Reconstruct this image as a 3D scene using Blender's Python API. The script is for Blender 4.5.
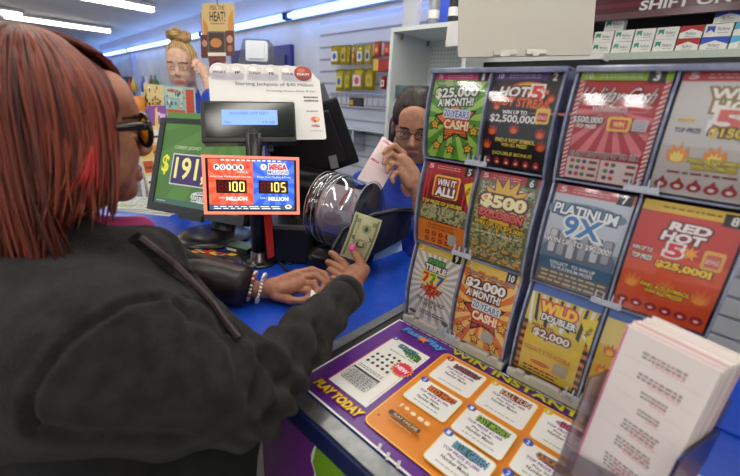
import bpy, bmesh, random
import numpy as np
from math import *
from mathutils import Vector, Matrix, Euler
random.seed(7); np.random.seed(7)
SC = bpy.context.scene; COL = SC.collection
for o in list(bpy.data.objects): bpy.data.objects.remove(o)

# ---------------------------------------------------------------- camera
F = 372.0; PITCH = radians(20); AZ = radians(41.8); ROLL = radians(3.3)
CAM = Vector((0, 0, 1.40))
FWD = Vector((-sin(AZ) * cos(PITCH), cos(AZ) * cos(PITCH), -sin(PITCH)))
R_ = Vector((cos(AZ), sin(AZ), 0)); U_ = R_.cross(FWD)
RT = cos(ROLL) * R_ + sin(ROLL) * U_; UP = -sin(ROLL) * R_ + cos(ROLL) * U_
cd = bpy.data.cameras.new('camera'); cam = bpy.data.objects.new('camera', cd); COL.objects.link(cam)
cam.location = CAM; cam.rotation_euler = Matrix((RT, UP, -FWD)).transposed().to_euler()
cd.sensor_width = 36; cd.lens = 36 * F / 740; cd.clip_start = .02; cd.clip_end = 60
cd.dof.use_dof = True; cd.dof.focus_distance = 1.1; cd.dof.aperture_fstop = 3.2
SC.camera = cam
vs = SC.view_settings; vs.view_transform = 'Standard'; vs.look = 'None'; vs.gamma = 1; vs.use_curve_mapping = False
vs.exposure = 0.5

def at(x, y, d):            # a point of the place, seen at (x, y), d metres deep
    return CAM + d * (FWD + (x - 370) / F * RT + (238 - y) / F * UP)
def atz(x, y, z):           # a point on the horizontal plane z
    r = FWD + (x - 370) / F * RT + (238 - y) / F * UP
    return CAM + r * ((z - CAM.z) / r.z)

# ---------------------------------------------------------------- world and daylight from the shop front
w = bpy.data.worlds.new('world'); SC.world = w; w.use_nodes = True
w.node_tree.nodes['Background'].inputs[0].default_value = (.9, .95, 1.0, 1)
w.node_tree.nodes['Background'].inputs[1].default_value = 0.4
TUBE_STRENGTH = 10.0; COVE_STRENGTH = 9.0

# ---------------------------------------------------------------- materials
def lin(c):
    return tuple(((v / 255) / 12.92 if v / 255 <= .04045 else ((v / 255 + .055) / 1.055) ** 2.4) for v in c) + (1,)
MC = {}
def mat(c, rough=.55, metal=0, spec=.5, coat=0, name=None):
    key = (tuple(c), rough, metal, spec, coat)
    if key in MC: return MC[key]
    m = bpy.data.materials.new(name or 'paint'); m.use_nodes = True
    b = m.node_tree.nodes['Principled BSDF']
    b.inputs['Base Color'].default_value = lin(c); b.inputs['Roughness'].default_value = rough
    b.inputs['Metallic'].default_value = metal; b.inputs['Specular IOR Level'].default_value = spec
    b.inputs['Coat Weight'].default_value = coat; b.inputs['Coat Roughness'].default_value = .08
    MC[key] = m; return m
def emis(c, s, name='light'):
    key = ('e', tuple(c), s)
    if key in MC: return MC[key]
    m = bpy.data.materials.new(name); m.use_nodes = True; b = m.node_tree.nodes['Principled BSDF']
    b.inputs['Base Color'].default_value = lin([v * .4 for v in c]); b.inputs['Emission Color'].default_value = lin(c)
    b.inputs['Emission Strength'].default_value = s; b.inputs['Roughness'].default_value = .4
    MC[key] = m; return m
def noisy(c1, c2, scale=20, rough=.6, bump=0, name='noisy', stretch=(1, 1, 1), sheen=0, detail=4, spec=.4, bscale=None, metal=0, coords='Object', mix=(.35, .65), rough2=None):
    m = bpy.data.materials.new(name); m.use_nodes = True; nt = m.node_tree; N = nt.nodes; L = nt.links
    b = N['Principled BSDF']; tc = N.new('ShaderNodeTexCoord'); mp = N.new('ShaderNodeMapping'); no = N.new('ShaderNodeTexNoise'); cr = N.new('ShaderNodeValToRGB')
    mp.inputs['Scale'].default_value = stretch; no.inputs['Scale'].default_value = scale; no.inputs['Detail'].default_value = detail
    L.new(tc.outputs[coords], mp.inputs[0]); L.new(mp.outputs[0], no.inputs['Vector']); L.new(no.outputs[0], cr.inputs[0])
    cr.color_ramp.elements[0].position = mix[0]; cr.color_ramp.elements[1].position = mix[1]
    cr.color_ramp.elements[0].color = lin(c1); cr.color_ramp.elements[1].color = lin(c2)
    L.new(cr.outputs[0], b.inputs['Base Color']); b.inputs['Roughness'].default_value = rough; b.inputs['Metallic'].default_value = metal
    b.inputs['Specular IOR Level'].default_value = spec
    if sheen: b.inputs['Sheen Weight'].default_value = sheen; b.inputs['Sheen Roughness'].default_value = .5
    if bump:
        n2 = N.new('ShaderNodeTexNoise'); n2.inputs['Scale'].default_value = bscale or scale; n2.inputs['Detail'].default_value = detail
        L.new(mp.outputs[0], n2.inputs['Vector']); bp = N.new('ShaderNodeBump'); bp.inputs['Strength'].default_value = bump; bp.inputs['Distance'].default_value = .01
        L.new(n2.outputs[0], bp.inputs['Height']); L.new(bp.outputs[0], b.inputs['Normal'])
    return m
def clear(tint=(235, 240, 245), fac=.12, rough=.06, name='clear_plastic'):
    m = bpy.data.materials.new(name); m.use_nodes = True; nt = m.node_tree; N = nt.nodes; L = nt.links
    for n in list(N): N.remove(n)
    out = N.new('ShaderNodeOutputMaterial'); t = N.new('ShaderNodeBsdfTransparent'); g = N.new('ShaderNodeBsdfGlossy'); mx = N.new('ShaderNodeMixShader')
    t.inputs[0].default_value = lin(tint); g.inputs['Roughness'].default_value = rough; g.inputs['Color'].default_value = (.95, .95, 1, 1)
    fr = N.new('ShaderNodeLayerWeight'); fr.inputs[0].default_value = .5
    pw = N.new('ShaderNodeMath'); pw.operation = 'POWER'; pw.inputs[1].default_value = 4
    ml = N.new('ShaderNodeMath'); ml.operation = 'MULTIPLY_ADD'; ml.inputs[1].default_value = .6; ml.inputs[2].default_value = fac; ml.use_clamp = True
    L.new(fr.outputs['Facing'], pw.inputs[0]); L.new(pw.outputs[0], ml.inputs[0]); L.new(ml.outputs[0], mx.inputs[0])
    L.new(t.outputs[0], mx.inputs[1]); L.new(g.outputs[0], mx.inputs[2]); L.new(mx.outputs[0], out.inputs[0])
    return m
BLACK = mat((22, 22, 24), .35); BLACKM = mat((16, 16, 18), .6); WHITE = mat((232, 230, 226), .5)
CHROME = mat((200, 200, 205), .15, 1); ALU = noisy((126, 128, 130), (140, 142, 144), 60, .35, .1, 'brushed_aluminium', metal=.8)
DKMETAL = mat((60, 62, 66), .35, .7)
CLEAR = clear(); CLEARB = clear((150, 160, 195), .1, .12, 'blue_clear_plastic'); COVER = clear((250, 250, 252), .07, .05, 'cover_plastic')

# ---------------------------------------------------------------- object helpers
def fin(name, bm, mats, parent=None, smooth=False, origin=None, bevel=0):
    """links a bmesh in world coordinates as ONE mesh; parts become children of their thing"""
    if not isinstance(mats, (list, tuple)): mats = [mats]
    rootloc = Vector((0, 0, 0)); r = parent
    while r is not None: rootloc += r.location; r = r.parent
    if parent is None:
        if origin is None:
            vs_ = [v.co for v in bm.verts]; zs = min(v.z for v in vs_)
            origin = Vector(((min(v.x for v in vs_) + max(v.x for v in vs_)) / 2, (min(v.y for v in vs_) + max(v.y for v in vs_)) / 2, zs))
        rootloc = Vector(origin)
    bm.transform(Matrix.Translation(-rootloc))
    me = bpy.data.meshes.new(name); bm.normal_update(); bm.to_mesh(me); bm.free()
    for m in mats: me.materials.append(m)
    if smooth: me.polygons.foreach_set('use_smooth', [True] * len(me.polygons))
    o = bpy.data.objects.new(name, me); COL.objects.link(o)
    if parent is not None: o.parent = parent
    else: o.location = rootloc
    if bevel:
        md = o.modifiers.new('bevel', 'BEVEL'); md.width = bevel; md.segments = 2; md.limit_method = 'ANGLE'
    return o
def tag(o, label, cat, group=None, kind=None):
    o['label'] = label; o['category'] = cat
    if group: o['group'] = group
    if kind: o['kind'] = kind
    return o
def thing(name, loc, label, cat, group=None):
    o = bpy.data.objects.new(name, None); COL.objects.link(o); o.location = Vector(loc); o.empty_display_size = .05
    return tag(o, label, cat, group)
def struct(name, bm, m, **k):
    o = fin(name, bm, m, **k); o['kind'] = 'structure'; return o
def NB(): return bmesh.new()
def frame(C, U, V, W): # 4x4 from axes
    return Matrix(((U[0], V[0], W[0], C[0]), (U[1], V[1], W[1], C[1]), (U[2], V[2], W[2], C[2]), (0, 0, 0, 1)))
def orient(C, az, el=0, ro=0):  # normal azimuth from +X, tilt, roll, degrees: local x right, y up, z out
    az, el, ro = radians(az), radians(el), radians(ro)
    n = Vector((cos(az) * cos(el), sin(az) * cos(el), sin(el))); u = Vector((-sin(az), cos(az), 0)); v = n.cross(u)
    return frame(Vector(C), cos(ro) * u + sin(ro) * v, -sin(ro) * u + cos(ro) * v, n)
def box(bm, x0, y0, z0, x1, y1, z1, M=None, mi=0):
    r = bmesh.ops.create_cube(bm, size=1); vv = r['verts']
    for v in vv: v.co = Vector((x0 + (v.co.x + .5) * (x1 - x0), y0 + (v.co.y + .5) * (y1 - y0), z0 + (v.co.z + .5) * (z1 - z0)))
    if M is not None: bmesh.ops.transform(bm, matrix=M, verts=vv)
    for f in {f for v in vv for f in v.link_faces}: f.material_index = mi
    return vv
def prism(bm, pts, z0, z1, M=None, mi=0):
    a = [bm.verts.new((p[0], p[1], z0)) for p in pts]; b = [bm.verts.new((p[0], p[1], z1)) for p in pts]
    n = len(pts); fs = [bm.faces.new(list(reversed(a))), bm.faces.new(b)] + [bm.faces.new((a[i], a[(i + 1) % n], b[(i + 1) % n], b[i])) for i in range(n)]
    for f in fs: f.material_index = mi
    if M is not None: bmesh.ops.transform(bm, matrix=M, verts=a + b)
    bmesh.ops.recalc_face_normals(bm, faces=fs)
def tube(bm, pts, rad, n=8, mi=0, caps=True, flat=1.0):
    pts = [Vector(p) for p in pts]; rings = []
    if not hasattr(rad, '__len__'): rad = [rad] * len(pts)
    ref = None
    for i, p in enumerate(pts):
        t = (pts[min(i + 1, len(pts) - 1)] - pts[max(i - 1, 0)]).normalized()
        if ref is None: ref = t.orthogonal().normalized()
        ref = (ref - t * ref.dot(t)).normalized(); b = t.cross(ref)
        rings.append([bm.verts.new(p + rad[i] * (cos(2 * pi * k / n) * ref + flat * sin(2 * pi * k / n) * b)) for k in range(n)])
    fs = []
    for a, b in zip(rings, rings[1:]):
        for k in range(n): fs.append(bm.faces.new((a[k], a[(k + 1) % n], b[(k + 1) % n], b[k])))
    if caps: fs.append(bm.faces.new(list(reversed(rings[0])))); fs.append(bm.faces.new(rings[-1]))
    for f in fs: f.material_index = mi
def lathe(bm, prof, M=None, n=32, mi=0, a0=0, a1=2 * pi, close=False):
    full = abs(a1 - a0 - 2 * pi) < 1e-6; cnt = n if full else n + 1
    rings = [[bm.verts.new((r * cos(a0 + (a1 - a0) * k / n), r * sin(a0 + (a1 - a0) * k / n), z)) for k in range(cnt)] for r, z in prof]
    for a, b in zip(rings, rings[1:]):
        for k in range(n):
            f = bm.faces.new((a[k], a[(k + 1) % cnt], b[(k + 1) % cnt], b[k])); f.material_index = mi
    vv = [v for r in rings for v in r]
    if close and full:
        for r in (rings[0], rings[-1]):
            if (r[0].co.xy).length > 1e-5: f = bm.faces.new(r); f.material_index = mi
    if M is not None: bmesh.ops.transform(bm, matrix=M, verts=vv)
def sphere(bm, c, r, M=None, n=12, mi=0, sc=(1, 1, 1)):
    rr = bmesh.ops.create_uvsphere(bm, u_segments=n, v_segments=max(6, n // 2), radius=r)['verts']
    for v in rr: v.co = Vector((v.co.x * sc[0] + c[0], v.co.y * sc[1] + c[1], v.co.z * sc[2] + c[2]))
    if M is not None: bmesh.ops.transform(bm, matrix=M, verts=rr)
    for f in {f for v in rr for f in v.link_faces}: f.material_index = mi; f.smooth = True
def rrect(x0, y0, x1, y1, r, n=4):
    o = []
    for cx, cy, a in ((x1 - r, y1 - r, 0), (x0 + r, y1 - r, 90), (x0 + r, y0 + r, 180), (x1 - r, y0 + r, 270)):
        o += [(cx + r * cos(radians(a + 90 * k / n)), cy + r * sin(radians(a + 90 * k / n))) for k in range(n + 1)]
    return o

# ---------------------------------------------------------------- lettering and printed art
TC = {}
def glyphs(s, off=0.0):
    if (s, off) in TC: return TC[(s, off)]
    cu = bpy.data.curves.new('t', 'FONT'); cu.body = s; cu.size = 1; cu.offset = off; cu.resolution_u = 3; cu.fill_mode = 'FRONT'
    ob = bpy.data.objects.new('t', cu); COL.objects.link(ob); bpy.context.view_layer.update()
    me = bpy.data.meshes.new_from_object(ob.evaluated_get(bpy.context.evaluated_depsgraph_get()))
    V = [(v.co.x, v.co.y) for v in me.vertices]; Fc = [tuple(p.vertices) for p in me.polygons]
    bpy.data.objects.remove(ob); bpy.data.curves.remove(cu); bpy.data.meshes.remove(me)
    TC[(s, off)] = (V, Fc); return V, Fc
class Art:
    STEP = .00005
    def __init__(s, back=None): s.items = []; s.lay = 0; s.back = back
    def add(s, V, Fc, c): s.lay += 1; s.items.append((V, Fc, c, s.lay))
    def poly(s, pts, c): s.add(list(pts), [tuple(range(len(pts)))], c)
    def rect(s, x0, y0, x1, y1, c): s.poly([(x0, y0), (x1, y0), (x1, y1), (x0, y1)], c)
    def rr(s, x0, y0, x1, y1, r, c): s.poly(rrect(x0, y0, x1, y1, r), c)
    def ell(s, x, y, rx, ry, c, n=20): s.poly([(x + rx * cos(2 * pi * k / n), y + ry * sin(2 * pi * k / n)) for k in range(n)], c)
    def star(s, x, y, r, c, ri=.5, n=5, rot=90):
        P = [(x + r * (1 if k % 2 == 0 else ri) * cos(radians(rot) + pi * k / n), y + r * (1 if k % 2 == 0 else ri) * sin(radians(rot) + pi * k / n)) for k in range(2 * n)]
        s.add(P + [(x, y)], [(k, (k + 1) % (2 * n), 2 * n) for k in range(2 * n)], c)
    def line(s, x0, y0, x1, y1, w, c):
        d = Vector((x1 - x0, y1 - y0)).normalized() * w / 2; s.poly([(x0 - d.y, y0 + d.x), (x0 + d.y, y0 - d.x), (x1 + d.y, y1 - d.x), (x1 - d.y, y1 + d.x)], c)
    def text(s, t, cx, cy, w, h, c, out=None, ow=.05, b=.0, rot=0, sh=0):
        V0, _ = glyphs(t, 0); xs = [v[0] for v in V0]; ys = [v[1] for v in V0]
        mx, my = (min(xs) + max(xs)) / 2, (min(ys) + max(ys)) / 2; sx, sy = w / (max(xs) - min(xs)), h / (max(ys) - min(ys))
        ca, sa = cos(radians(rot)), sin(radians(rot))
        for col, off in (([(out, b + min(.125, ow * 2.4))] if out else []) + [(c, b)]):
            V, Fc = glyphs(t, off); P = []
            for x, y in V:
                X = (x - mx) * sx; Y = (y - my) * sy; X += sh * Y; P.append((cx + X * ca - Y * sa, cy + X * sa + Y * ca))
            s.add(P, Fc, col)
    def rays(s, cx, cy, n, c, x0, y0, x1, y1, rot=0):
        def hit(a):
            dx, dy = cos(a), sin(a); t = 1e9
            if abs(dx) > 1e-6: t = min(t, ((x1 if dx > 0 else x0) - cx) / dx)
            if abs(dy) > 1e-6: t = min(t, ((y1 if dy > 0 else y0) - cy) / dy)
            return (cx + t * dx, cy + t * dy)
        V = []; Fc = []
        for k in range(n):
            a0 = rot + 2 * pi * k / n; a1 = a0 + pi / n; i = len(V); V += [(cx, cy), hit(a0), hit((a0 + a1) / 2), hit(a1)]; Fc.append((i, i + 1, i + 2, i + 3))
        s.add(V, Fc, c)
    def fine(s, x0, y0, x1, n, dy, h, c, seed=1):   # rows of print too small to read
        rn = random.Random(seed); V = []; Fc = []
        for j in range(n):
            x = x0 + rn.random() * (x1 - x0) * .06; y = y0 - j * dy
            while x < x1 - (x1 - x0) * .05:
                L_ = (x1 - x0) * (.05 + .1 * rn.random()); e = min(x + L_, x1); i = len(V)
                V += [(x, y), (e, y), (e, y + h), (x, y + h)]; Fc.append((i, i + 1, i + 2, i + 3)); x = e + (x1 - x0) * .03
        s.add(V, Fc, c)
    def flame(s, x, y, r, c1, c2):
        for k, (q, c) in enumerate(((1, c1), (.6, c2))):
            P = [(-.5, 0), (0, -.18), (.5, 0), (.62, .45), (.5, 1.0), (.36, .6), (.22, .75), (.1, 1.35), (-.08, .8), (-.2, .95), (-.42, 1.15), (-.38, .7), (-.62, .8), (-.6, .3)]
            V = [(x + r * q * p[0], y + r * q * p[1]) for p in P] + [(x, y + r * q * .3)]
            s.add(V, [(i, (i + 1) % 14, 14) for i in range(14)], c)
    def mesh(s, name, fmap, parent=None, cuts=None, thick=None, extra=None, rough=.45, origin=None, body=None):
        """fmap(u, v, h) -> world point; h is height above the paper"""
        bm = NB(); mats = []; idx = {}
        for V, Fc, c, l in s.items:
            m = c if isinstance(c, bpy.types.Material) else mat(c, rough)
            if m.name not in idx: idx[m.name] = len(mats); mats.append(m)
            vv = [bm.verts.new((x, y, l * s.STEP)) for x, y in V]
            for f in Fc:
                try: g = bm.faces.new([vv[i] for i in f]); g.material_index = idx[m.name]
                except ValueError: pass
        if cuts:
            ax, a, b, n = cuts
            for k in range(1, n):
                q = a + (b - a) * k / n
                bmesh.ops.bisect_plane(bm, geom=bm.verts[:] + bm.edges[:] + bm.faces[:], dist=1e-7, plane_co=((q, 0, 0) if ax == 0 else (0, q, 0)), plane_no=((1, 0, 0) if ax == 0 else (0, 1, 0)))
        for v in bm.verts: v.co = fmap(v.co.x, v.co.y, v.co.z)
        if body: mi = len(mats); mats.append(body[1]); body[0](bm, mi)
        return fin(name, bm, mats, parent, origin=origin)
def flat(M, w, h, W, H):    # art of W x H units on a w x h metre face centred on M
    return lambda u, v, z: M @ Vector(((u / W - .5) * w, (v / H - .5) * h, z))

# ---------------------------------------------------------------- soft sculpted bodies: signed distance field -> surface net
class Sdf:
    def __init__(s, lo, hi, vox):
        s.lo = np.array(lo, float); s.v = vox; s.n = np.ceil((np.array(hi) - s.lo) / vox).astype(int) + 1
        s.D = np.ones(s.n, np.float32)
    def region(s, lo, hi, m):
        a = np.clip(np.floor((np.array(lo) - m - s.lo) / s.v).astype(int), 0, s.n); b = np.clip(np.ceil((np.array(hi) + m - s.lo) / s.v).astype(int) + 1, 0, s.n)
        if (b <= a).any(): return None
        ax = [(s.lo[i] + s.v * np.arange(a[i], b[i])).astype(np.float32) for i in range(3)]
        return tuple(slice(a[i], b[i]) for i in range(3)), ax[0][:, None, None], ax[1][None, :, None], ax[2][None, None, :]
    def comb(s, sl, d, k, op):
        D = s.D[sl]
        if op == 'u': h = np.clip(.5 + .5 * (D - d) / k, 0, 1); s.D[sl] = D * (1 - h) + d * h - k * h * (1 - h)
        elif op == 's': h = np.clip(.5 - .5 * (D + d) / k, 0, 1); s.D[sl] = D * (1 - h) - d * h + k * h * (1 - h)
    def cap(s, a, b, ra, rb=None, k=.01, op='u'):
        rb = ra if rb is None else rb; a = np.array(a, float); b = np.array(b, float); r = max(ra, rb)
        R = s.region(np.minimum(a, b) - r, np.maximum(a, b) + r, k * 1.5 + 3 * s.v)
        if R is None: return
        sl, X, Y, Z = R; ab = b - a; L2 = max((ab ** 2).sum(), 1e-12)
        t = np.clip(((X - a[0]) * ab[0] + (Y - a[1]) * ab[1] + (Z - a[2]) * ab[2]) / L2, 0, 1)
        d = np.sqrt((X - a[0] - t * ab[0]) ** 2 + (Y - a[1] - t * ab[1]) ** 2 + (Z - a[2] - t * ab[2]) ** 2) - (ra + (rb - ra) * t)
        s.comb(sl, d, k, op)
    def chain(s, pts, rs, k=.006):
        for i in range(len(pts) - 1): s.cap(pts[i], pts[i + 1], rs[i], rs[i + 1], k)
    def ell(s, c, r, M=None, k=.01, op='u'):
        c = np.array(c, float); r = np.array(r, float); R3 = np.eye(3) if M is None else np.array(M)[:3, :3]
        ext = np.sqrt((R3 ** 2) @ (r ** 2)) ; R = s.region(c - ext, c + ext, k * 1.5 + 3 * s.v)
        if R is None: return
        sl, X, Y, Z = R; X = X - c[0]; Y = Y - c[1]; Z = Z - c[2]; q = 0; g = 0
        for i in range(3):
            l = X * R3[0, i] + Y * R3[1, i] + Z * R3[2, i]; q = q + (l / r[i]) ** 2; g = g + (l / r[i] ** 2) ** 2
        k0 = np.sqrt(q); k1 = np.sqrt(g) + 1e-9
        s.comb(sl, k0 * (k0 - 1) / k1, k, op)
    def plane(s, c, n):   # cuts everything on the side n points to
        X = (s.lo[0] + s.v * np.arange(s.n[0]))[:, None, None]; Y = (s.lo[1] + s.v * np.arange(s.n[1]))[None, :, None]; Z = (s.lo[2] + s.v * np.arange(s.n[2]))[None, None, :]
        s.D = np.maximum(s.D, ((X - c[0]) * n[0] + (Y - c[1]) * n[1] + (Z - c[2]) * n[2]).astype(np.float32))
    def net(s):
        D = s.D.copy(); D[0] = D[-1] = 1; D[:, 0] = D[:, -1] = 1; D[:, :, 0] = D[:, :, -1] = 1
        S = D < 0; nx, ny, nz = D.shape
        c = [S[i:nx - 1 + i, j:ny - 1 + j, k:nz - 1 + k] for i in (0, 1) for j in (0, 1) for k in (0, 1)]
        allv = np.logical_and.reduce(c); anyv = np.logical_or.reduce(c); act = anyv & ~allv
        idx = np.full(act.shape, -1, np.int64); ii = np.argwhere(act); idx[act] = np.arange(len(ii))
        P = np.zeros((len(ii), 3)); cnt = np.zeros(len(ii))
        cor = [(i, j, k) for i in (0, 1) for j in (0, 1) for k in (0, 1)]
        val = {q: D[ii[:, 0] + q[0], ii[:, 1] + q[1], ii[:, 2] + q[2]].astype(float) for q in cor}
        for q in cor:
            for a in range(3):
                if q[a] == 0:
                    q2 = list(q); q2[a] = 1; q2 = tuple(q2); v0, v1 = val[q], val[q2]; m = (v0 < 0) != (v1 < 0)
                    t = np.where(m, v0 / np.where(m, v0 - v1, 1), 0); p = np.array(q, float)[None, :].repeat(len(ii), 0); p[:, a] += t
                    P[m] += p[m]; cnt[m] += 1
        P = (P / cnt[:, None] + ii) * s.v + s.lo
        quads = []
        for a in range(3):
            b, d = (a + 1) % 3, (a + 2) % 3
            sl0 = [slice(1, -1)] * 3; sl0[a] = slice(0, -1); sl1 = list(sl0); sl1[a] = slice(1, None)
            S0 = S[tuple(sl0)]; S1 = S[tuple(sl1)]; e = np.argwhere(S0 != S1); off = np.ones(3, int); off[a] = 0; e = e + off
            flip = S[e[:, 0], e[:, 1], e[:, 2]]
            def ix(db, dd):
                g = e.copy(); g[:, b] += db; g[:, d] += dd; return idx[g[:, 0], g[:, 1], g[:, 2]]
            q = np.stack([ix(-1, -1), ix(0, -1), ix(0, 0), ix(-1, 0)], 1); q[~flip] = q[~flip][:, ::-1]; quads.append(q)
        return P, np.concatenate(quads)
def join_nets(nets):
    V = []; Q = []; o = 0
    for P, q in nets: V.append(P); Q.append(q + o); o += len(P)
    return np.concatenate(V), np.concatenate(Q)
def vnormals(P, Q):
    n = np.cross(P[Q[:, 2]] - P[Q[:, 0]], P[Q[:, 3]] - P[Q[:, 1]]); N_ = np.zeros_like(P)
    for i in range(4): np.add.at(N_, Q[:, i], n)
    return N_ / (np.linalg.norm(N_, axis=1)[:, None] + 1e-12)
def relax(P, Q, it=2, f=.5):
    for _ in range(it):
        A_ = np.zeros_like(P); c = np.zeros(len(P))
        for i in range(4):
            for j in (1, 3): np.add.at(A_, Q[:, i], P[Q[:, (i + j) % 4]]); np.add.at(c, Q[:, i], 1)
        P = P * (1 - f) + f * A_ / c[:, None]
    return P
def netobj(name, P, Q, mats, parent=None, facemat=None, origin=None):
    rootloc = np.zeros(3); r = parent
    while r is not None: rootloc += np.array(r.location); r = r.parent
    if parent is None: rootloc = np.array(origin if origin is not None else [(P[:, 0].min() + P[:, 0].max()) / 2, (P[:, 1].min() + P[:, 1].max()) / 2, P[:, 2].min()])
    me = bpy.data.meshes.new(name); me.vertices.add(len(P)); me.vertices.foreach_set('co', (P - rootloc).astype(np.float32).ravel())
    me.loops.add(len(Q) * 4); me.loops.foreach_set('vertex_index', Q.astype(np.int32).ravel()); me.polygons.add(len(Q))
    me.polygons.foreach_set('loop_start', (np.arange(len(Q)) * 4).astype(np.int32))
    me.update(calc_edges=True); me.validate()
    if not isinstance(mats, (list, tuple)): mats = [mats]
    for m in mats: me.materials.append(m)
    if facemat is not None and len(me.polygons) == len(Q): me.polygons.foreach_set('material_index', facemat.astype(np.int32))
    me.polygons.foreach_set('use_smooth', [True] * len(me.polygons))
    o = bpy.data.objects.new(name, me); COL.objects.link(o)
    if parent is not None: o.parent = parent
    else: o.location = rootloc
    return o
# ================================================================ THE SETTING
RA = radians(-3.43)                      # the shop is turned a little against this counter
WU = Vector((-cos(RA), -sin(RA), 0)); WV = Vector((-sin(RA), cos(RA), 0))   # along the back wall to the left, and away
W0 = Vector((-2.535, 2.6, 0))      # a point of the back wall
def RM(): return frame(W0, -WU, WV, Vector((0, 0, 1)))     # local x to the right along the wall, y behind it
R0 = RM()
WALLM = noisy((196, 200, 212), (214, 217, 226), 3, .7, .05, 'wall_paint')
CEILM = noisy((200, 194, 188), (216, 210, 204), 1.2, .9, .15, 'ceiling_tiles', bscale=60)
FLOORM = noisy((120, 114, 106), (150, 144, 134), 6, .4, .03, 'floor_vinyl')
b = NB(); box(b, -10.5, -6, -.1, 6, 0.1, 0, R0); struct('floor', b, FLOORM)
b = NB(); box(b, -10.5, -6, 2.45, 6, 0.1, 2.55, R0); struct('ceiling', b, CEILM)
b = NB(); box(b, -10.5, 0, 0, 6, .1, 2.45, R0); struct('wall_back', b, WALLM)
b = NB(); box(b, -10.6, -6, 0, -10.5, .1, 2.45, R0); struct('wall_left', b, WALLM)
b = NB(); box(b, 6, -6, 0, 6.1, .1, 2.45, R0); struct('wall_right', b, WALLM)
# slatwall panelling
SLAT = mat((205, 208, 222), .5); SLATD = mat((176, 179, 196), .6)
b = NB(); box(b, -.6, -.02, .3, 3.2, -.003, 2.1, R0, 1)
z = .3
while z < 2.0: box(b, -.6, -.035, z, 3.2, -.02, z + .085, R0, 0); z += .105
struct('trim_1', b, [SLAT, SLATD])
# deep blue door and window frames in the back wall
BLUEF = mat((35, 50, 130), .5)
def wx(px, d=None): # x along the wall where the view line px meets it
    r = FWD + (px - 370) / F * RT; n = WV; t = (W0 - CAM).dot(n) / r.dot(n); return -(CAM + r * t - W0).dot(WU)
b = NB(); xa, xb = wx(246), wx(297); box(b, xa, -.05, 0, xb, -.005, 1.93, R0); box(b, xa + .08, -.07, .1, xb - .08, -.05, 1.83, R0, 1)
struct('door_1', b, [BLUEF, mat((30, 40, 105), .4)])
GLASSB = mat((60, 70, 120), .12)
def window(n, pa, pb, z0, z1):
    xa, xb = wx(pa), wx(pb); b = NB(); fr = .05
    box(b, xa, -.04, z0, xb, -.004, z1, R0, 1)
    box(b, xa - .02, -.07, z0 - fr, xa + fr, -.03, z1 + fr, R0); box(b, xb - fr, -.07, z0 - fr, xb + .02, -.03, z1 + fr, R0)
    box(b, xa, -.07, z1, xb, -.03, z1 + fr, R0); box(b, xa, -.07, z0 - fr, xb, -.03, z0, R0)
    struct('window_%d' % n, b, [BLUEF, GLASSB])
window(1, 143, 158, .9, 1.6); window(2, 126, 139, .9, 1.6)
b = NB()
for p in (112, 141, 162, 205): x = wx(p); box(b, x - .05, -.1, 0, x + .05, 0, 2.1, R0)
struct('trim_2', b, mat((178, 186, 226), .6))

# ceiling fluorescent fixtures --------------------------------------------------
TUBE = emis((255, 250, 240), TUBE_STRENGTH, 'tube_glow'); HOUS = mat((225, 222, 215), .5)
def fixture(c, L_, label, yaw=RA, w_=.19, zc=2.44):
    M = Matrix.Translation(Vector((c[0], c[1], 0))) @ Matrix.Rotation(yaw, 4, 'Z')
    t = thing('ceiling_light', (c[0], c[1], zc - .1), label, 'ceiling light', 'unseen strip lights added outside the picture' if 'outside' in label else 'strip lights along the ceiling')
    b = NB(); prism(b, [(-w_ / 2, 0), (w_ / 2, 0), (w_ / 2 - .03, .045), (-w_ / 2 + .03, .045)], -L_ / 2, L_ / 2, M @ frame((0, 0, zc - .045), (1, 0, 0), (0, 0, 1), (0, 1, 0)))
    fin('housing', b, HOUS, t)
    for sx in (-.03, .03):
        b = NB(); tube(b, [M @ Vector((sx, -L_ / 2 + .04, zc - .065)), M @ Vector((sx, L_ / 2 - .04, zc - .065))], (.028), 12); fin('tube', b, TUBE, t, smooth=True)
    for sy in (-1, 1):
      b = NB(); box(b, -w_ / 2 + .02, sy * (L_ / 2 - .02) - .02, zc - .085, w_ / 2 - .02, sy * (L_ / 2 - .02) + .02, zc - .04, M); fin('socket', b, HOUS, t)
f1 = atz(112, 30, 2.4); f2 = atz(160, 9, 2.4); dV = WV
fixture(f1 - dV * .75, 1.5, 'lit ceiling strip light, the one further down the shop above the red hair')
fixture(f2 - dV * .8, 1.5, 'lit ceiling strip light at the very top of the picture, nearest one in view')
def f3(x, y, L_=1.5, yaw=RA): fixture((x, y), L_, 'lit white ceiling strip light added unseen, outside the picture', yaw)
for x, y in ((-5.6, .4), (-5.6, -2), (-8.5, .4), (-3.4, 1.4), (-1.6, .2), (-1.6, -1.8), (-.35, .3), (-1.15, 1.45), (-.58, -2.3), (-.84, -2.3), (.3, -1.6), (1.2, .5), (1.3, -1.4), (-3.6, -.4), (.5, 1.8)): f3(x, y)  # unseen lights added to brighten the shop, one pair for glare on the covers
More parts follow.
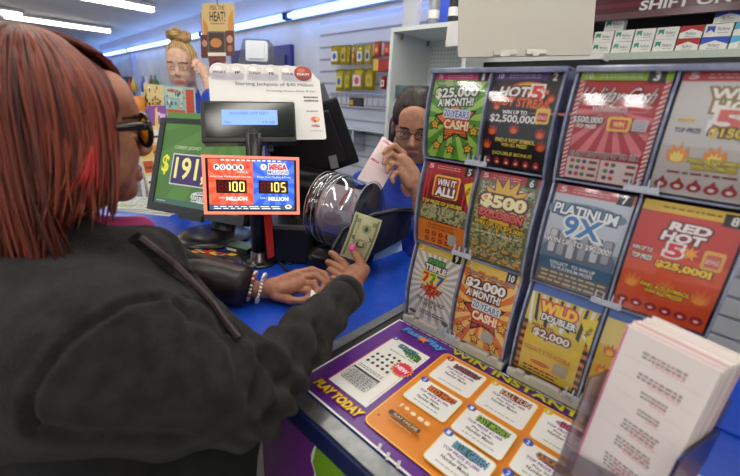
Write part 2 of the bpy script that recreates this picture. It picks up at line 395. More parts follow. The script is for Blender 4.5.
# cove strips along the top of the back wall ------------------------------------
COVE = emis((126, 172, 255), COVE_STRENGTH, 'cove_glow')
def cove(xa, xb, z, label):
    c = R0 @ Vector(((xa + xb) / 2, -.12, z)); t = thing('wall_light', c, label, 'wall light', 'strip lights along the top of the back wall')
    b = NB(); box(b, xa, -.06, z - .03, xb, -.004, z + .05, R0); fin('housing', b, mat((215, 222, 235), .5), t)
    b = NB(); tube(b, [R0 @ Vector((xa + .03, -.09, z)), R0 @ Vector((xb - .03, -.09, z))], .02, 10); fin('tube', b, COVE, t, smooth=True)
    for x in (xa + .02, xb - .02):
      b = NB(); box(b, x - .02, -.115, z - .03, x + .02, -.05, z + .03, R0); fin('socket', b, BLUEF, t)
xs = [wx(420), wx(297), wx(225), wx(160), wx(125), wx(106)]
nm = ['bluish white strip light over the slatted wall panelling', 'bluish strip light running right of the hanging HEAT! sign', 'bluish strip light running left of the hanging HEAT! sign, above the blonde woman', 'bluish strip light just left of the blonde woman', 'bluish strip light nearest the red hair']
for i in range(5):
    cove(xs[i + 1] + .01, xs[i] - .01, 2.18, nm[i])
b = NB(); box(b, -10.5, -.05, 2.24, 3.2, 0, 2.45, R0); struct('trim_3', b, mat((205, 208, 222), .7))

# ================================================================ THE COUNTER
CT = .90
BLUELAM = noisy((22, 70, 186), (28, 80, 200), 40, .28, .02, 'blue_laminate', spec=.5)
NAVY = mat((16, 30, 84), .4); GREEN = mat((128, 178, 30), .5)
XL = -.469; XR = 1.6; YF = .333; YB = 1.10
ct = thing('sales_counter', (-1.4, .7, 0), 'long blue-topped sales counter with a lime green front and a metal-rimmed display top', 'counter')
b = NB(); box(b, -1.98, YF - .02, CT - .035, XL - .04, YB, CT); box(b, XL - .04, .80, CT - .035, XR, YB, CT)
box(b, XL - .04, YF - .02, CT - .035, XR, .80, CT - .006)
fin('worktop', b, BLUELAM, ct)
b = NB(); box(b, XL - .04, YF - .03, CT - .004, XR, YF, CT + .001); box(b, XL - .04, YF, CT - .004, XL - .016, .82, CT + .003)
fin('metal_rim', b, ALU, ct, bevel=.001)
b = NB(); box(b, XL - .016, YF, CT - .006, XL, .80, CT - .001); fin('channel', b, mat((24, 26, 24), .4), ct)
b = NB(); box(b, -1.98, YF - .035, CT - .045, XR, YF - .02, CT - .004); fin('edge_band', b, NAVY, ct, bevel=.002)
b = NB(); box(b, -1.98, YF - .012, .1, XR, YF + .03, CT - .036); fin('front_panel', b, GREEN, ct)
b = NB(); box(b, -1.98, YF + .03, .0, XR, YB - .03, CT - .036); fin('cabinet_body', b, mat((60, 60, 66), .6), ct)

# printed play guide lying under the clear top -----------------------------------
PUR = (98, 38, 140); ORA = (224, 136, 44)
x0m, x1m, y0m, y1m = XL, .75, YF + .004, .652
G = Art(); W_ = (x1m - x0m); H_ = y1m - y0m
S = 1000.0   # units: millimetres from the left front corner
G.rect(0, 0, W_ * S, H_ * S, mat((236, 234, 232), .3)); G.rect(4, 4, W_ * S - 4, H_ * S - 4, mat(PUR, .3))
for k in range(9): # faint violet sweep lines in the print
    G.line(10 + k * 20, 300, 60 + k * 22, 375, 3, (118, 52, 156))
# slip card
cx0, cx1, cy0, cy1 = 38, 138, 48, 246
G.rect(cx0, cy0, cx1, cy1, (238, 237, 232)); G.rect(cx0, cy0, cx0 + 2.5, cy1, (214, 90, 110)); G.rect(cx1 - 5, cy0 + 10, cx1 - 4, cy1 - 10, (222, 150, 160))
def cX(v): return cx0 + v
G.ell(cX(7), cy1 - 1, 7, 7, (40, 90, 180)); G.text('1', cX(7), cy1 - 1, 3, 7, (240, 240, 250))
G.ell(cX(66), 226, 24, 9, (70, 110, 60)); G.text('SUDOKU', cX(52), 231, 44, 12, (90, 170, 190), (30, 60, 80)); G.text('GAME', cX(73), 218, 34, 12, (120, 190, 70), (30, 70, 40))
G.text('MATCH AND WIN', cX(55), 205, 62, 3.4, (40, 40, 44), b=.02)
for j in range(4):
    for i in range(5):
        if j == 0 and i > 2: continue
        G.ell(cX(16) + i * 13 + (20 if j == 0 else 0), 188 - j * 15, 3.6, 4.2, (45, 45, 48), 10)
G.fine(cX(10), 124, cX(76), 2, 5, 1.6, (90, 90, 94), 3)
G.rect(cX(8), 108, cX(76), 113, (40, 40, 44))
for j in range(6): G.rect(cX(8), 104 - j * 6, cX(76), 104.7 - j * 6, (60, 60, 64)); G.fine(cX(10), 100 - j * 6, cX(74), 1, 3, 2, (120, 120, 124), 20 + j)
for i in (8, 25, 42, 59, 75.4): G.rect(cX(i), 74, cX(i + .7), 110, (60, 60, 64))
G.star(cX(84), 170, 24, (240, 190, 50), .8, 16); G.star(cX(84), 170, 21, (214, 30, 84), .84, 16); G.text('NEW', cX(84), 170, 29, 10, (255, 235, 240), b=.04, rot=-6)
G.text('Fast Play', 92, 286, 108, 23, (95, 170, 226), (50, 80, 170), ow=.04, b=.02, sh=.25)
G.star(92, 284, 16, (226, 130, 40), .35, 5)
G.text('PLAY TODAY', 88, 28, 112, 17, (240, 214, 40), (180, 90, 40), ow=.03, b=.03, sh=.2)
ox0, ox1, oy0, oy1 = 155, 760, 25, 281
G.rr(ox0 - 2.5, oy0 - 2.5, ox1 + 3, oy1 + 2.5, 14, (250, 190, 70)); G.rr(ox0, oy0, ox1, oy1, 12, ORA)
G.text('WIN INSTANTLY!', 312, 299, 305, 17, (190, 188, 40), (110, 90, 40), ow=.02, b=.02)
names = [('LUCKY', (120, 110, 110), (150, 40, 50)), ('FALL FUN', (226, 190, 170), (130, 40, 36)), ('10X', (206, 50, 100), (170, 130, 150)), ('CASH', (60, 150, 60), (40, 90, 40)), ('GOLD', (220, 170, 50), (120, 80, 20)), ('LUCKY', (120, 110, 110), (150, 40, 50)),
         ('RED HOT', (236, 130, 50), (150, 40, 36)), ('EASY MONEY', (150, 196, 70), (50, 96, 40)), ('QUICK BUCK', (214, 150, 90), (110, 60, 90)), ('GOLD', (220, 170, 50), (120, 80, 20)), ('RED HOT', (226, 120, 40), (160, 40, 40)), ('CASH', (60, 150, 60), (40, 90, 40)),
         ('', 0, 0), ('BLUE GREEN', (110, 170, 210), (50, 100, 70)), ('WINNING', (206, 120, 90), (110, 50, 60)), ('10X', (206, 50, 100), (160, 20, 60)), ('EASY MONEY', (120, 170, 40), (40, 90, 40)), ('GOLD', (220, 170, 50), (120, 80, 20))]
k = -1
for yb, yt in ((194, 272), (112, 178), (34, 101)):
    for ci in range(6):
        k += 1
        if not names[k][0]: continue
        xx = 168 + ci * 99; nme, c1, c2 = names[k]
        G.rr(xx - 1.2, yb - 1.2, xx + 87.2, yt + 1.2, 7, (246, 222, 110)); G.rr(xx, yb, xx + 86, yt, 6, (236, 236, 234))
        G.ell(xx + 50, yt - 14, 29, 9, c2, 14); G.text(nme, xx + 50, yt - 14, 54 if len(nme) > 3 else 36, 13, c1, (40, 36, 40), ow=.03, b=.02)
        G.text('TOP PRIZE $1,000', xx + 42, yt - 29, 60, 6, (110, 40, 150), b=.03)
        G.text('Play Style:', xx + 42, yt - 38, 34, 6, (30, 30, 34), b=.02); G.text('Number Match', xx + 42, yt - 46, 46, 6, (30, 30, 34), b=.02)
        G.fine(xx + 16, yb + 8, xx + 72, 1, 4, 1.6, (130, 130, 134), k)
        bc = (170, 40, 40) if k == 0 else ((214, 190, 50) if k in (1, 2, 3, 4, 5) else (44, 84, 190))
        G.ell(xx + 5, yt - 2, 8, 7.5, bc); G.text('1' if k in (7, 9, 13) else '2', xx + 5, yt - 2, 4, 8, (240, 240, 250), b=.02)
# social marks and dark strip
G.poly([(192, 86), (197, 84), (202, 88), (197, 92), (193, 91)], (245, 225, 190)); G.ell(211, 86, 5, 4, (245, 225, 190)); G.rr(221, 82, 231, 90, 2, (245, 225, 190)); G.rr(235, 82, 243, 90, 2, (245, 225, 190)); G.text('f', 185, 87, 4, 9, (245, 225, 190), b=.05)
G.rr(178, 58, 240, 68, 2, (60, 50, 40)); G.text('PLAY ONLINE', 212, 63, 48, 6, (225, 190, 150), b=.02); G.fine(186, 50, 232, 1, 4, 2, (250, 200, 140), 5)
G.ell(172, 42, 2.2, 2.2, (90, 60, 40), 8)
guide = G.mesh('play_guide', lambda u, v, z: Vector((x0m + u / S, y0m + v / S, CT + .0005 + z)), rough=.35, origin=(0.1, .5, CT))
tag(guide, 'purple and orange printed game guide mat lying flat on the counter top', 'play guide')
# two frayed strips of clear tape on the front rim
b = NB()
for k, (tx, ty) in enumerate(((-.265, .345), (-.246, .342), (-.226, .343))):
    prism(b, [(tx, ty), (tx + .006, ty - .012), (tx + .010, ty - .010), (tx + .004, ty + .003)], CT + .0045, CT + .005)
tag(fin('tape_scrap', b, mat((205, 200, 190), .3)), 'torn clear tape scraps stuck to the front metal rim', 'tape')

# ================================================================ TICKET DISPENSER CASES
def yprof(row, t):  # t 0 bottom .. 1 top of a row (row 0 = bottom)
    yb = (.658, .668, .670)[row]; yt = (.676, .677, .674)[row]
    return yb + (yt - yb) * t - .010 * sin(pi * t)
ZB = (.925, 1.115, 1.302); ZHS = (.178, .174, .160); CW = .1235
def tmap(x0, row):
    def f(u, v, h):
        t = v / 145; z_ = ZB[row] + ZHS[row] * t; e = .01; dy = (yprof(row, t + e) - yprof(row, t - e)) / (2 * e * ZHS[row])
        n = Vector((0, -1, dy)).normalized(); return Vector((x0 + .005 + u / 100 * (CW - .010), yprof(row, t), z_)) + n * h
    return f
def dispenser(x0, label):
    t = thing('ticket_dispenser', (x0 + CW, .72, CT), label, 'ticket display')
    OFFW = mat((196, 192, 180), .5)
    b = NB(); box(b, x0 - .004, .648, CT + .003, x0 + 2 * CW + .004, .80, CT + .022); fin('base', b, OFFW, t, bevel=.004)
    b = NB()
    for i in range(2):
        for q, (a, c) in enumerate(((.012, .03), (.04, .095), (.1, .118))):
            box(b, x0 + i * CW + a, .646, CT + .014, x0 + i * CW + c, .660, CT + .027)
    fin('base_latch', b, mat((182, 178, 168), .5), t, bevel=.002)
    b = NB(); sp = [(.79, CT + .02)] + [(yprof(r, q / 6) - .008, ZB[r] + ZHS[r] * q / 6) for r in range(3) for q in range(7)] + [(.80, ZB[2] + ZHS[2] + .012)]
    # outer and middle ribs, thin walls following the curve
    for i, xx in enumerate((x0 - .002, x0 + CW - .0015, x0 + 2 * CW - .002)):
        bb = NB(); P = [(.80, CT + .02), (.657, CT + .02)] + sp[1:]
        prism(bb, [(p[0], p[1]) for p in P], xx, xx + .0035, frame((0, 0, 0), (0, 1, 0), (0, 0, 1), (1, 0, 0)))
        fin('side_wall', bb, RIB, t)
    b.free()
    b = NB(); box(b, x0, .795, CT + .03, x0 + 2 * CW, .80, ZB[2] + ZHS[2] + .012); fin('back_panel', b, mat((52, 56, 72), .4), t)
    b = NB(); box(b, x0 - .003, .666, ZB[2] + ZHS[2] + .003, x0 + 2 * CW + .003, .80, ZB[2] + ZHS[2] + .007); box(b, x0 - .003, .662, ZB[2] + ZHS[2] - .002, x0 + 2 * CW + .003, .666, ZB[2] + ZHS[2] + .007)
    fin('top_rim', b, RIB, t, bevel=.002)
    for r in range(3):
        b = NB(); box(b, x0, yprof(r, 0) - .003, ZB[r] - .006, x0 + 2 * CW, yprof(r, 0) + .05, ZB[r] - .003); fin('shelf', b, RIB, t)
        for i in range(2):
            xx = x0 + i * CW; b = NB(); g = 10; th = .0012
            rows_ = []
            for q in range(g + 1):
                tt = q / g; y_ = yprof(r, tt) - .0065; z_ = ZB[r] + ZHS[r] * tt
                rows_.append([b.verts.new((xx + .003, y_, z_)), b.verts.new((xx + CW - .002, y_, z_))])
            for a_, c_ in zip(rows_, rows_[1:]): b.faces.new((a_[0], a_[1], c_[1], c_[0]))
            bmesh.ops.solidify(b, geom=b.faces[:], thickness=.0012)
            fin('clear_cover', b, COVER, t, smooth=False)
        # clip block where two covers meet
        b = NB(); xx = x0 + CW; zc = ZB[r]
        box(b, xx - .024, yprof(r, 0) - .012, zc - .004, xx + .020, yprof(r, 0) - .008, zc + .006)
        for q in (-.02, -.009, .004, .015): box(b, xx + q, yprof(r, 0) - .013, zc - .004, xx + q + .0025, yprof(r, 0) - .007, zc + .017)
        fin('clip', b, CLEAR2, t, bevel=.0008)
    return t
RIB = noisy((112, 118, 150), (150, 156, 182), 30, .2, 0, 'smoky_blue_plastic', spec=.8); CLEAR2 = mat((186, 192, 205), .12, 0, .9)
X1, X2 = -.455, -.191
dispenser(X1, 'left clear plastic ticket case holding tickets numbered 1, 2, 5, 6, 9 and 10')
dispenser(X2, 'right clear plastic ticket case holding tickets 3 and 8, behind the slip stack')

YEL = (246, 206, 40); RED = (196, 34, 40); BK = (24, 20, 22); WH = (244, 242, 236)
def header(A, c, price, num, npos=88):
    A.rect(0, 133, 100, 145, c); A.text(price, 10, 139, 8, 7, (250, 220, 225), b=.02)
    A.fine(22, 140, 70, 2, 3.5, .9, (235, 210, 214), len(num) + 3)
    if num: A.rect(npos - 9, 131, npos + 9, 145.5, BK); A.text(num, npos, 138, 9 if len(num) > 1 else (2.6 if num == '1' else 5.5), 10, WH, b=.03)
def T1():
    A = Art(); A.rect(0, 0, 100, 145, (84, 156, 50)); A.rays(50, 70, 14, (166, 208, 90), 0, 0, 100, 133)
    header(A, (214, 40, 120), 'S', '1', 89); A.text('WIN FOR 20 YEARS', 50, 127, 86, 5, (190, 190, 190), b=.03)
    A.star(52, 66, 43, (50, 30, 40), .52, 5, 98); A.star(52, 66, 37, (236, 130, 50), .52, 5, 98); A.text('$25,000', 46, 112, 78, 17, WH, (40, 60, 30), ow=.05, b=.03, rot=4); A.text('A MONTH!', 48, 97, 66, 12, WH, (40, 60, 30), ow=.05, b=.03, rot=4)
    A.rr(28, 70, 80, 86, 4, (170, 200, 230)); A.text('20 YEARS', 54, 78, 48, 11, (60, 90, 180), WH, ow=.04, b=.02, rot=-3)
    A.text('CASH!', 56, 60, 46, 14, (255, 240, 200), (190, 60, 30), ow=.06, b=.04, rot=-2); A.fine(24, 44, 84, 2, 4, 1.6, (30, 50, 20), 2)
    for x, y in ((14, 58), (90, 52), (20, 22), (48, 18), (82, 22)): A.star(x, y, 12, (96, 44, 20)); A.star(x, y, 7.8, (250, 200, 60)); A.star(x, y, 3.5, (214, 110, 40))
    return A
def T2():
    A = Art(); A.rect(0, 0, 100, 145, (26, 18, 18)); header(A, (84, 46, 140), '10', '2', 90)
    A.ell(56, 122, 26, 9, (226, 120, 30)); A.ell(56, 123, 18, 6, (250, 190, 60))
    A.text('HOT', 36, 116, 44, 14, WH, (90, 30, 20), ow=.05, b=.04, sh=.2); A.text('5', 70, 115, 15, 19, (236, 60, 60), WH, ow=.035, b=.04); A.text("'s", 82, 118, 9, 8, (240, 120, 90), b=.04)
    A.text('HOT STREAK', 52, 101, 84, 12, (240, 110, 30), (110, 24, 14), ow=.04, b=.03, rot=-3)
    for x, y in ((8, 100), (92, 104), (84, 92), (14, 90)): A.flame(x, y, 9, (190, 50, 20), (236, 120, 30))
    A.text('WIN UP TO', 44, 86, 38, 6, WH, b=.03); A.text('$2,500,000!', 44, 76, 74, 12, WH, (60, 50, 40), b=.02)
    A.rr(76, 72, 96, 94, 3, (236, 200, 80)); A.rr(79, 75, 93, 88, 2, (206, 70, 60)); A.text('BONUS', 86, 81, 12, 5, WH)
    for x, y in ((14, 52), (48, 56), (88, 52), (8, 30), (92, 34)): A.flame(x, y, 12, (170, 44, 20), (236, 110, 40))
    A.text("FIND A 'HOT' SYMBOL", 52, 44, 62, 6, (246, 220, 80), b=.03); A.text('WIN ALL PRIZES', 52, 37, 40, 5, (246, 220, 80), b=.03); A.text('DOUBLE BONUS', 50, 23, 62, 5, (246, 220, 80), b=.02)
    for k in range(6): A.ell(12 + k * 15.5, 9, 5.2, 5, (170, 26, 34), 12); A.star(12 + k * 15.5, 13, 4.6, (190, 40, 40), .5); A.ell(12 + k * 15.5, 8.5, 2.4, 2, (240, 220, 210), 8)
    return A
def T3():
    A = Art(); A.rect(0, 0, 100, 145, (184, 34, 44)); A.rays(50, 96, 18, (226, 120, 120), 7, 40, 93, 86)
    A.rect(0, 0, 6, 133, WH); A.rect(94, 0, 100, 133, WH)
    for k in range(22):
        for x in (0, 94): A.poly([(x, k * 6), (x + 6, k * 6 + 4), (x + 6, k * 6 + 7), (x, k * 6 + 3)], (206, 40, 50))
    header(A, (150, 190, 40), '10', '3', 84)
    A.text('Holiday Cash', 48, 112, 82, 24, (222, 214, 214), (90, 20, 30), ow=.02, sh=.4); A.text('WINNINGS', 44, 97, 40, 7, (226, 200, 200), b=.02)
    A.text('$500,000', 22, 82, 36, 9, WH, (70, 20, 30), b=.02); A.text('TOP PRIZE!', 22, 74, 24, 4.5, WH, b=.02)
    A.rr(46, 70, 72, 88, 3, (240, 196, 70)); A.rr(49, 73, 69, 85, 2, (206, 60, 60)); A.text('WIN', 59, 79, 12, 6, (250, 220, 120), b=.03); A.rr(74, 72, 90, 86, 2, (196, 190, 196)); A.fine(76, 83, 88, 4, 3, 1, (120, 110, 120), 4)
    A.text('FIND 7 AND WIN UP TO 10X', 50, 38, 80, 6.5, (70, 14, 24), WH, ow=.02, b=.03, rot=2)
    A.rect(8, 2, 92, 32, (226, 208, 204)); A.line(49, 2, 49, 32, 1.5, (170, 40, 50))
    for j in range(3):
        for k in range(5): A.ell(15 + k * 7.5 + (0 if k < 3 else 20), 27 - j * 9, 3, 3, ((200, 60, 60), (90, 130, 70), (120, 60, 120))[(j + k) % 3], 10)
        A.rect(36, 25 - j * 9, 46, 29 - j * 9, (130, 60, 60)); A.rect(80, 25 - j * 9, 90, 29 - j * 9, (130, 60, 60))
    return A
def T4():
    A = Art(); A.rect(0, 0, 100, 145, (204, 196, 190)); A.rect(0, 60, 100, 133, (214, 210, 206)); header(A, (206, 60, 62), '5', '', 88)
    A.text('WHITE', 62, 119, 62, 12, (250, 246, 236), (150, 130, 90), ow=.06, b=.04); A.text('HOT', 58, 106, 44, 12, (250, 246, 236), (150, 130, 90), ow=.06, b=.04)
    A.text('5', 52, 91, 20, 21, (226, 110, 100), WH, ow=.035, b=.04); A.text("'s", 68, 94, 12, 10, (226, 130, 110), b=.04); A.text('TOP PRIZE', 20, 78, 24, 5, (70, 70, 120), b=.03); A.rect(8, 88, 24, 91, (214, 190, 60))
    A.text('$150,000!', 68, 77, 56, 11, (240, 206, 60), (100, 84, 30), b=.03)
    for x in (18, 52, 88): A.flame(x, 42, 17, (240, 150, 50), (250, 226, 110))
    A.text("FIND A '5' SYMBOL,", 54, 44, 50, 5, (236, 214, 40), (120, 110, 40), b=.03); A.text('WIN ALL PRIZES', 54, 37, 40, 5, (236, 214, 40), (120, 110, 40), b=.03)
    A.fine(12, 27, 96, 1, 3, 2.5, (130, 60, 60), 8)
    for k in range(6): A.ell(11 + k * 16, 12, 7, 5.6, (160, 34, 44), 14); A.star(11 + k * 16, 17, 5.5, (160, 34, 44), .5, 3); A.ell(11 + k * 16, 11.5, 3.2, 2.4, (236, 220, 214), 8)
    return A
def bills(A, x0, y0, x1, y1, n, seed):
    rn = random.Random(seed)
    for cc in ((206, 196, 150), (140, 150, 96), (92, 100, 60), (180, 176, 130)):
        V = []; Fc = []
        for _ in range(n):
            x, y, a, l, w = rn.uniform(x0 + 5, x1 - 5), rn.uniform(y0 + 4, y1 - 4), rn.uniform(0, pi), rn.uniform(2, 4.5), rn.uniform(.8, 2)
            c_, s_ = cos(a), sin(a); i = len(V); V += [(x + p * c_ - q * s_, y + p * s_ + q * c_) for p, q in ((-l, -w), (l, -w), (l, w), (-l, w))]; Fc.append((i, i + 1, i + 2, i + 3))
        A.add(V, Fc, cc)
def T5():
    A = Art(); A.rect(0, 0, 100, 145, (176, 28, 36)); A.ell(50, 84, 46, 48, (120, 16, 24)); header(A, (190, 34, 46), '5', '5', 88)
    for x in (4, 12, 88, 96): A.rect(x - 2, 40, x + 1, 132, (206, 50, 54))
    A.rect(0, 46, 100, 72, (122, 124, 70)); bills(A, 0, 44, 100, 76, 90, 5)
    A.rr(22, 88, 76, 126, 5, (246, 190, 60)); A.rr(25, 91, 73, 123, 4, (206, 60, 40)); A.text('WIN IT', 49, 114, 38, 11, WH, (90, 20, 20), b=.04); A.text('ALL!', 49, 99, 38, 14, WH, (90, 20, 20), b=.05)
    A.text('TOP PRIZE OF $100,000', 46, 78, 84, 7, (240, 220, 70), (70, 40, 20), b=.03)
    A.poly([(84, 118), (100, 124), (100, 82)], (246, 220, 40)); A.text('NEW', 94, 108, 13, 6, BK, b=.03, rot=70)
    A.rect(0, 0, 100, 44, (226, 130, 40)); A.text('GUARANTEED', 50, 38, 56, 5, (170, 30, 30), b=.02); A.text('TO WIN SOMETHING', 50, 32, 60, 4, (170, 30, 30), b=.02)
    for j in range(2):
        for k in range(4): A.ell(22 + k * 15, 21 - j * 12, 5, 4.6, (160, 30, 30), 12); A.ell(22 + k * 15, 21 - j * 12, 2, 2, (226, 130, 60), 8)
    A.rr(68, 8, 86, 28, 3, (186, 180, 170))
    return A
def T6():
    A = Art(); A.rect(0, 0, 100, 145, (112, 116, 70)); bills(A, 0, 0, 100, 132, 260, 6); header(A, (196, 50, 50), '5', '6', 87)
    A.text('LOADED WITH $500 PRIZES', 50, 122, 82, 6, WH, (50, 30, 30), b=.03); A.star(50, 96, 50, (120, 40, 30), .62, 14); A.star(50, 96, 46, (230, 180, 60), .6, 14)
    A.text('$500', 50, 101, 74, 20, (250, 236, 180), (90, 40, 30), ow=.05, b=.05); A.text('EXPLOSION', 50, 82, 74, 11, (226, 110, 110), (120, 20, 30), ow=.05, b=.05, rot=-2)
    A.text('WIN UP TO $75,000!', 50, 64, 86, 8, (246, 206, 60), (60, 40, 20), b=.03, rot=-3); A.fine(10, 50, 90, 1, 4, 2, (226, 220, 200), 9)
    for j in range(2):
        for k in range(5): A.ell(12 + k * 19 + j * 2, 26 - j * 16, 8, 4.2, (120, 70, 40), 14); A.ell(12 + k * 19 + j * 2, 26.5 - j * 16, 6.6, 3.2, (206, 160, 90), 14)
    return A
def T7():
    A = Art(); A.rect(0, 0, 100, 145, (150, 160, 180)); A.rect(0, 66, 100, 133, (196, 204, 214)); A.ell(50, 50, 50, 30, (96, 120, 150)); header(A, (206, 90, 96), '5', '7', 88)
    A.ell(46, 112, 52, 12, (110, 140, 160)); A.text('PLATINUM', 46, 112, 82, 13, (240, 244, 248), (70, 90, 110), ow=.05, b=.03, rot=-2)
    for k, x in enumerate((14, 27, 41, 56, 72, 86)): A.rr(x - 6, 44 + abs(k - 2) * 2, x + 7, 84, 3, (110, 112, 122)); A.rr(x - 5, 46 + abs(k - 2) * 2, x + 4, 83, 2, ((206, 208, 214), (164, 166, 176))[k % 2])
    A.text('9X', 48, 92, 46, 25, (60, 130, 190), WH, ow=.03, b=.03); A.text('WIN UP TO $90,000!', 48, 68, 86, 9, WH, (40, 46, 60), ow=.03, b=.03)
    A.rect(0, 0, 100, 42, (44, 96, 134)); A.text('COLLECT   TO WIN UP', 48, 35, 62, 5, WH, b=.02); A.text('TO PLATINUM PRIZES', 48, 28, 58, 5, WH, b=.02)
    A.rect(0, 0, 100, 24, (96, 100, 106)); A.fine(4, 18, 96, 3, 7, 3, (206, 190, 140), 12)
    return A
def T8():
    A = Art(); A.rect(0, 0, 100, 145, (226, 84, 36)); A.rect(0, 84, 100, 133, (206, 60, 44)); header(A, (236, 196, 70), '', '8', 90) if False else None
    A.rect(0, 133, 100, 145, (240, 200, 70)); A.fine(20, 138, 80, 1, 3, 2, (150, 110, 40), 3); A.rect(80, 129, 100, 143, BK); A.text('8', 90, 136, 6, 9, WH, b=.03)
    A.text('RED', 54, 119, 38, 9, (250, 240, 236), (120, 40, 40), ow=.05, b=.05, sh=.15); A.text('HOT', 50, 107, 40, 10, (250, 240, 236), (120, 40, 40), ow=.05, b=.05, sh=.15)
    A.text('5', 46, 91, 14, 15, (226, 40, 60), WH, ow=.035, b=.04); A.star(62, 92, 9, (250, 170, 50), .45, 7); A.rr(74, 78, 94, 100, 3, (236, 180, 80)); A.rr(77, 81, 91, 96, 2, (214, 110, 90)); A.text('BONUS', 84, 88, 12, 5, WH)
    A.text('WIN UP TO', 14, 86, 22, 5, (250, 246, 236), (120, 30, 30), b=.02); A.text('TOP PRIZE', 16, 76, 22, 6, (250, 246, 236), (120, 30, 30), b=.03); A.text('$25,000!', 60, 72, 54, 9, (250, 214, 60), (130, 60, 20), ow=.04, b=.05)
    for x in (14, 50, 86): A.flame(x, 36, 15, (236, 120, 40), (242, 160, 60))
    A.text("FIND A '5' SYMBOL", 50, 42, 52, 5, (246, 220, 40), (140, 50, 20), b=.03); A.text('WIN ALL PRIZES', 50, 35, 40, 5, (246, 220, 40), (140, 50, 20), b=.03)
    for k in range(6): A.ell(10 + k * 16, 14, 6.5, 5.4, (140, 26, 30), 14); A.ell(10 + k * 16, 14, 4.6, 3.8, (190, 44, 44), 12); A.ell(10 + k * 16, 13, 2.6, 1.8, (240, 226, 220), 8)
    return A
def T9():
    A = Art(); A.rect(0, 0, 100, 145, (232, 228, 218)); A.rays(50, 84, 26, (188, 184, 176), 0, 0, 100, 133, .1); A.rect(0, 133, 100, 145, (240, 206, 70)); header(A, (240, 206, 70), '2', '9', 88)
    A.text('SUPER', 50, 121, 38, 8, (90, 170, 60), (30, 40, 60), ow=.05, b=.04); A.text('TRIPLE', 50, 109, 46, 10, (236, 232, 226), (40, 40, 60), ow=.07, b=.05)
    for x, c in ((34, (214, 60, 50)), (50, (80, 170, 60)), (66, (60, 100, 190))): A.text('7', x, 90, 14, 17, c, (250, 214, 60), ow=.04, b=.05)
    A.star(50, 68, 20, (206, 60, 30), .5, 8); A.text('$7,777', 50, 68, 44, 9, (240, 120, 40), (120, 30, 20), ow=.05, b=.05)
    A.text('TRY YOUR LUCK', 52, 46, 66, 7, (120, 110, 30), b=.04); A.text('WITH 7s', 52, 37, 34, 7, (120, 110, 30), b=.04); A.fine(28, 22, 86, 2, 5, 2.6, (100, 90, 40), 4); A.ell(12, 12, 9, 4, (70, 66, 66), 10); A.ell(90, 14, 8, 5, (110, 106, 100), 10)
    return A
def T10():
    A = Art(); A.rect(0, 0, 100, 145, (230, 122, 54)); A.rays(52, 70, 16, (246, 200, 110), 0, 0, 100, 133); header(A, (244, 206, 60), '2', '10', 86); A.text('WIN FOR 20 YEARS OF CASH', 50, 127, 88, 5, (190, 170, 150), (120, 60, 40), b=.03)
    A.star(54, 66, 43, (60, 26, 40), .52, 5, 98); A.star(54, 66, 37, (196, 70, 40), .52, 5, 98); A.text('$2,000', 46, 111, 72, 16, WH, (70, 30, 30), ow=.05, b=.04, rot=1); A.text('A MONTH!', 46, 96, 64, 12, WH, (70, 30, 30), ow=.05, b=.04, rot=1)
    A.rr(30, 70, 84, 86, 4, (190, 214, 200)); A.text('20 YEARS', 56, 78, 50, 11, (60, 110, 170), WH, ow=.04, b=.02, rot=-2)
    A.text('CASH!', 58, 60, 46, 14, (255, 240, 200), (190, 50, 30), ow=.06, b=.05); A.fine(26, 43, 74, 1, 4, 3, BK, 2)
    for x, y in ((12, 66), (92, 54), (16, 24), (46, 15), (82, 14)): A.star(x, y, 12, (110, 44, 20)); A.star(x, y, 7.8, (250, 206, 80)); A.star(x, y, 3.5, (226, 130, 40))
    A.rr(58, 18, 80, 38, 3, (170, 168, 160))
    return A
def T11():
    A = Art(); A.rect(0, 0, 100, 145, (226, 200, 60)); A.rect(0, 133, 100, 145, (70, 110, 190))
    for k in range(12): A.poly([(0 + k * 9, 132), (4 + k * 9, 132), (12 + k * 8, 84 + (k % 3) * 6), (6 + k * 8, 88 + (k % 3) * 6)], (30, 28, 30) if k % 2 else (236, 232, 226))
    for k in range(14):
        for x in (0, 93): A.rect(x, k * 6.4, x + 7, k * 6.4 + 6.4, (60, 34, 20) if k % 2 else (200, 120, 40))
    A.text('WILD', 46, 116, 52, 14, (246, 206, 40), (214, 70, 30), ow=.07, b=.06); A.text('DOUBLER', 50, 102, 50, 9, (240, 238, 232), (40, 40, 44), ow=.06, b=.04)
    A.poly([(78, 118), (100, 124), (100, 78)], (240, 214, 40)); A.text('NEW', 93, 104, 14, 6, BK, b=.03, rot=65)
    A.text('WIN UP TO', 30, 86, 34, 5, (160, 50, 40), b=.03); A.text('$2,000', 46, 76, 54, 12, WH, (110, 36, 30), ow=.05, b=.03)
    A.text('COLLECT 3 TO DOUBLE', 46, 48, 72, 6, (206, 90, 80), b=.03); A.ell(44, 24, 30, 12, (240, 190, 60)); A.ell(40, 27, 16, 4, (196, 110, 40)); A.rr(60, 20, 82, 40, 3, (170, 160, 130))
    A.fine(12, 14, 70, 2, 6, 3, (120, 60, 30), 5); A.rect(0, 0, 100, 5, (90, 60, 40))
    return A
def T12():
    A = Art(); A.rect(0, 0, 100, 145, (232, 190, 50)); A.rect(0, 133, 100, 145, (70, 110, 190)); A.rect(0, 96, 100, 133, (240, 216, 120))
    for x, y in ((16, 84), (40, 76), (14, 54), (44, 46), (16, 26), (60, 100), (80, 60), (70, 22)): A.flame(x, y, 13, (226, 110, 40), (246, 196, 60))
    A.text('HOT', 70, 116, 46, 14, (206, 50, 40), WH, ow=.05, b=.04); A.text('5', 62, 92, 18, 18, (206, 40, 40), WH, ow=.06, b=.05); A.ell(16, 10, 9, 7, (160, 40, 30)); A.ell(16, 9, 4.5, 3, (230, 200, 120))
    return A
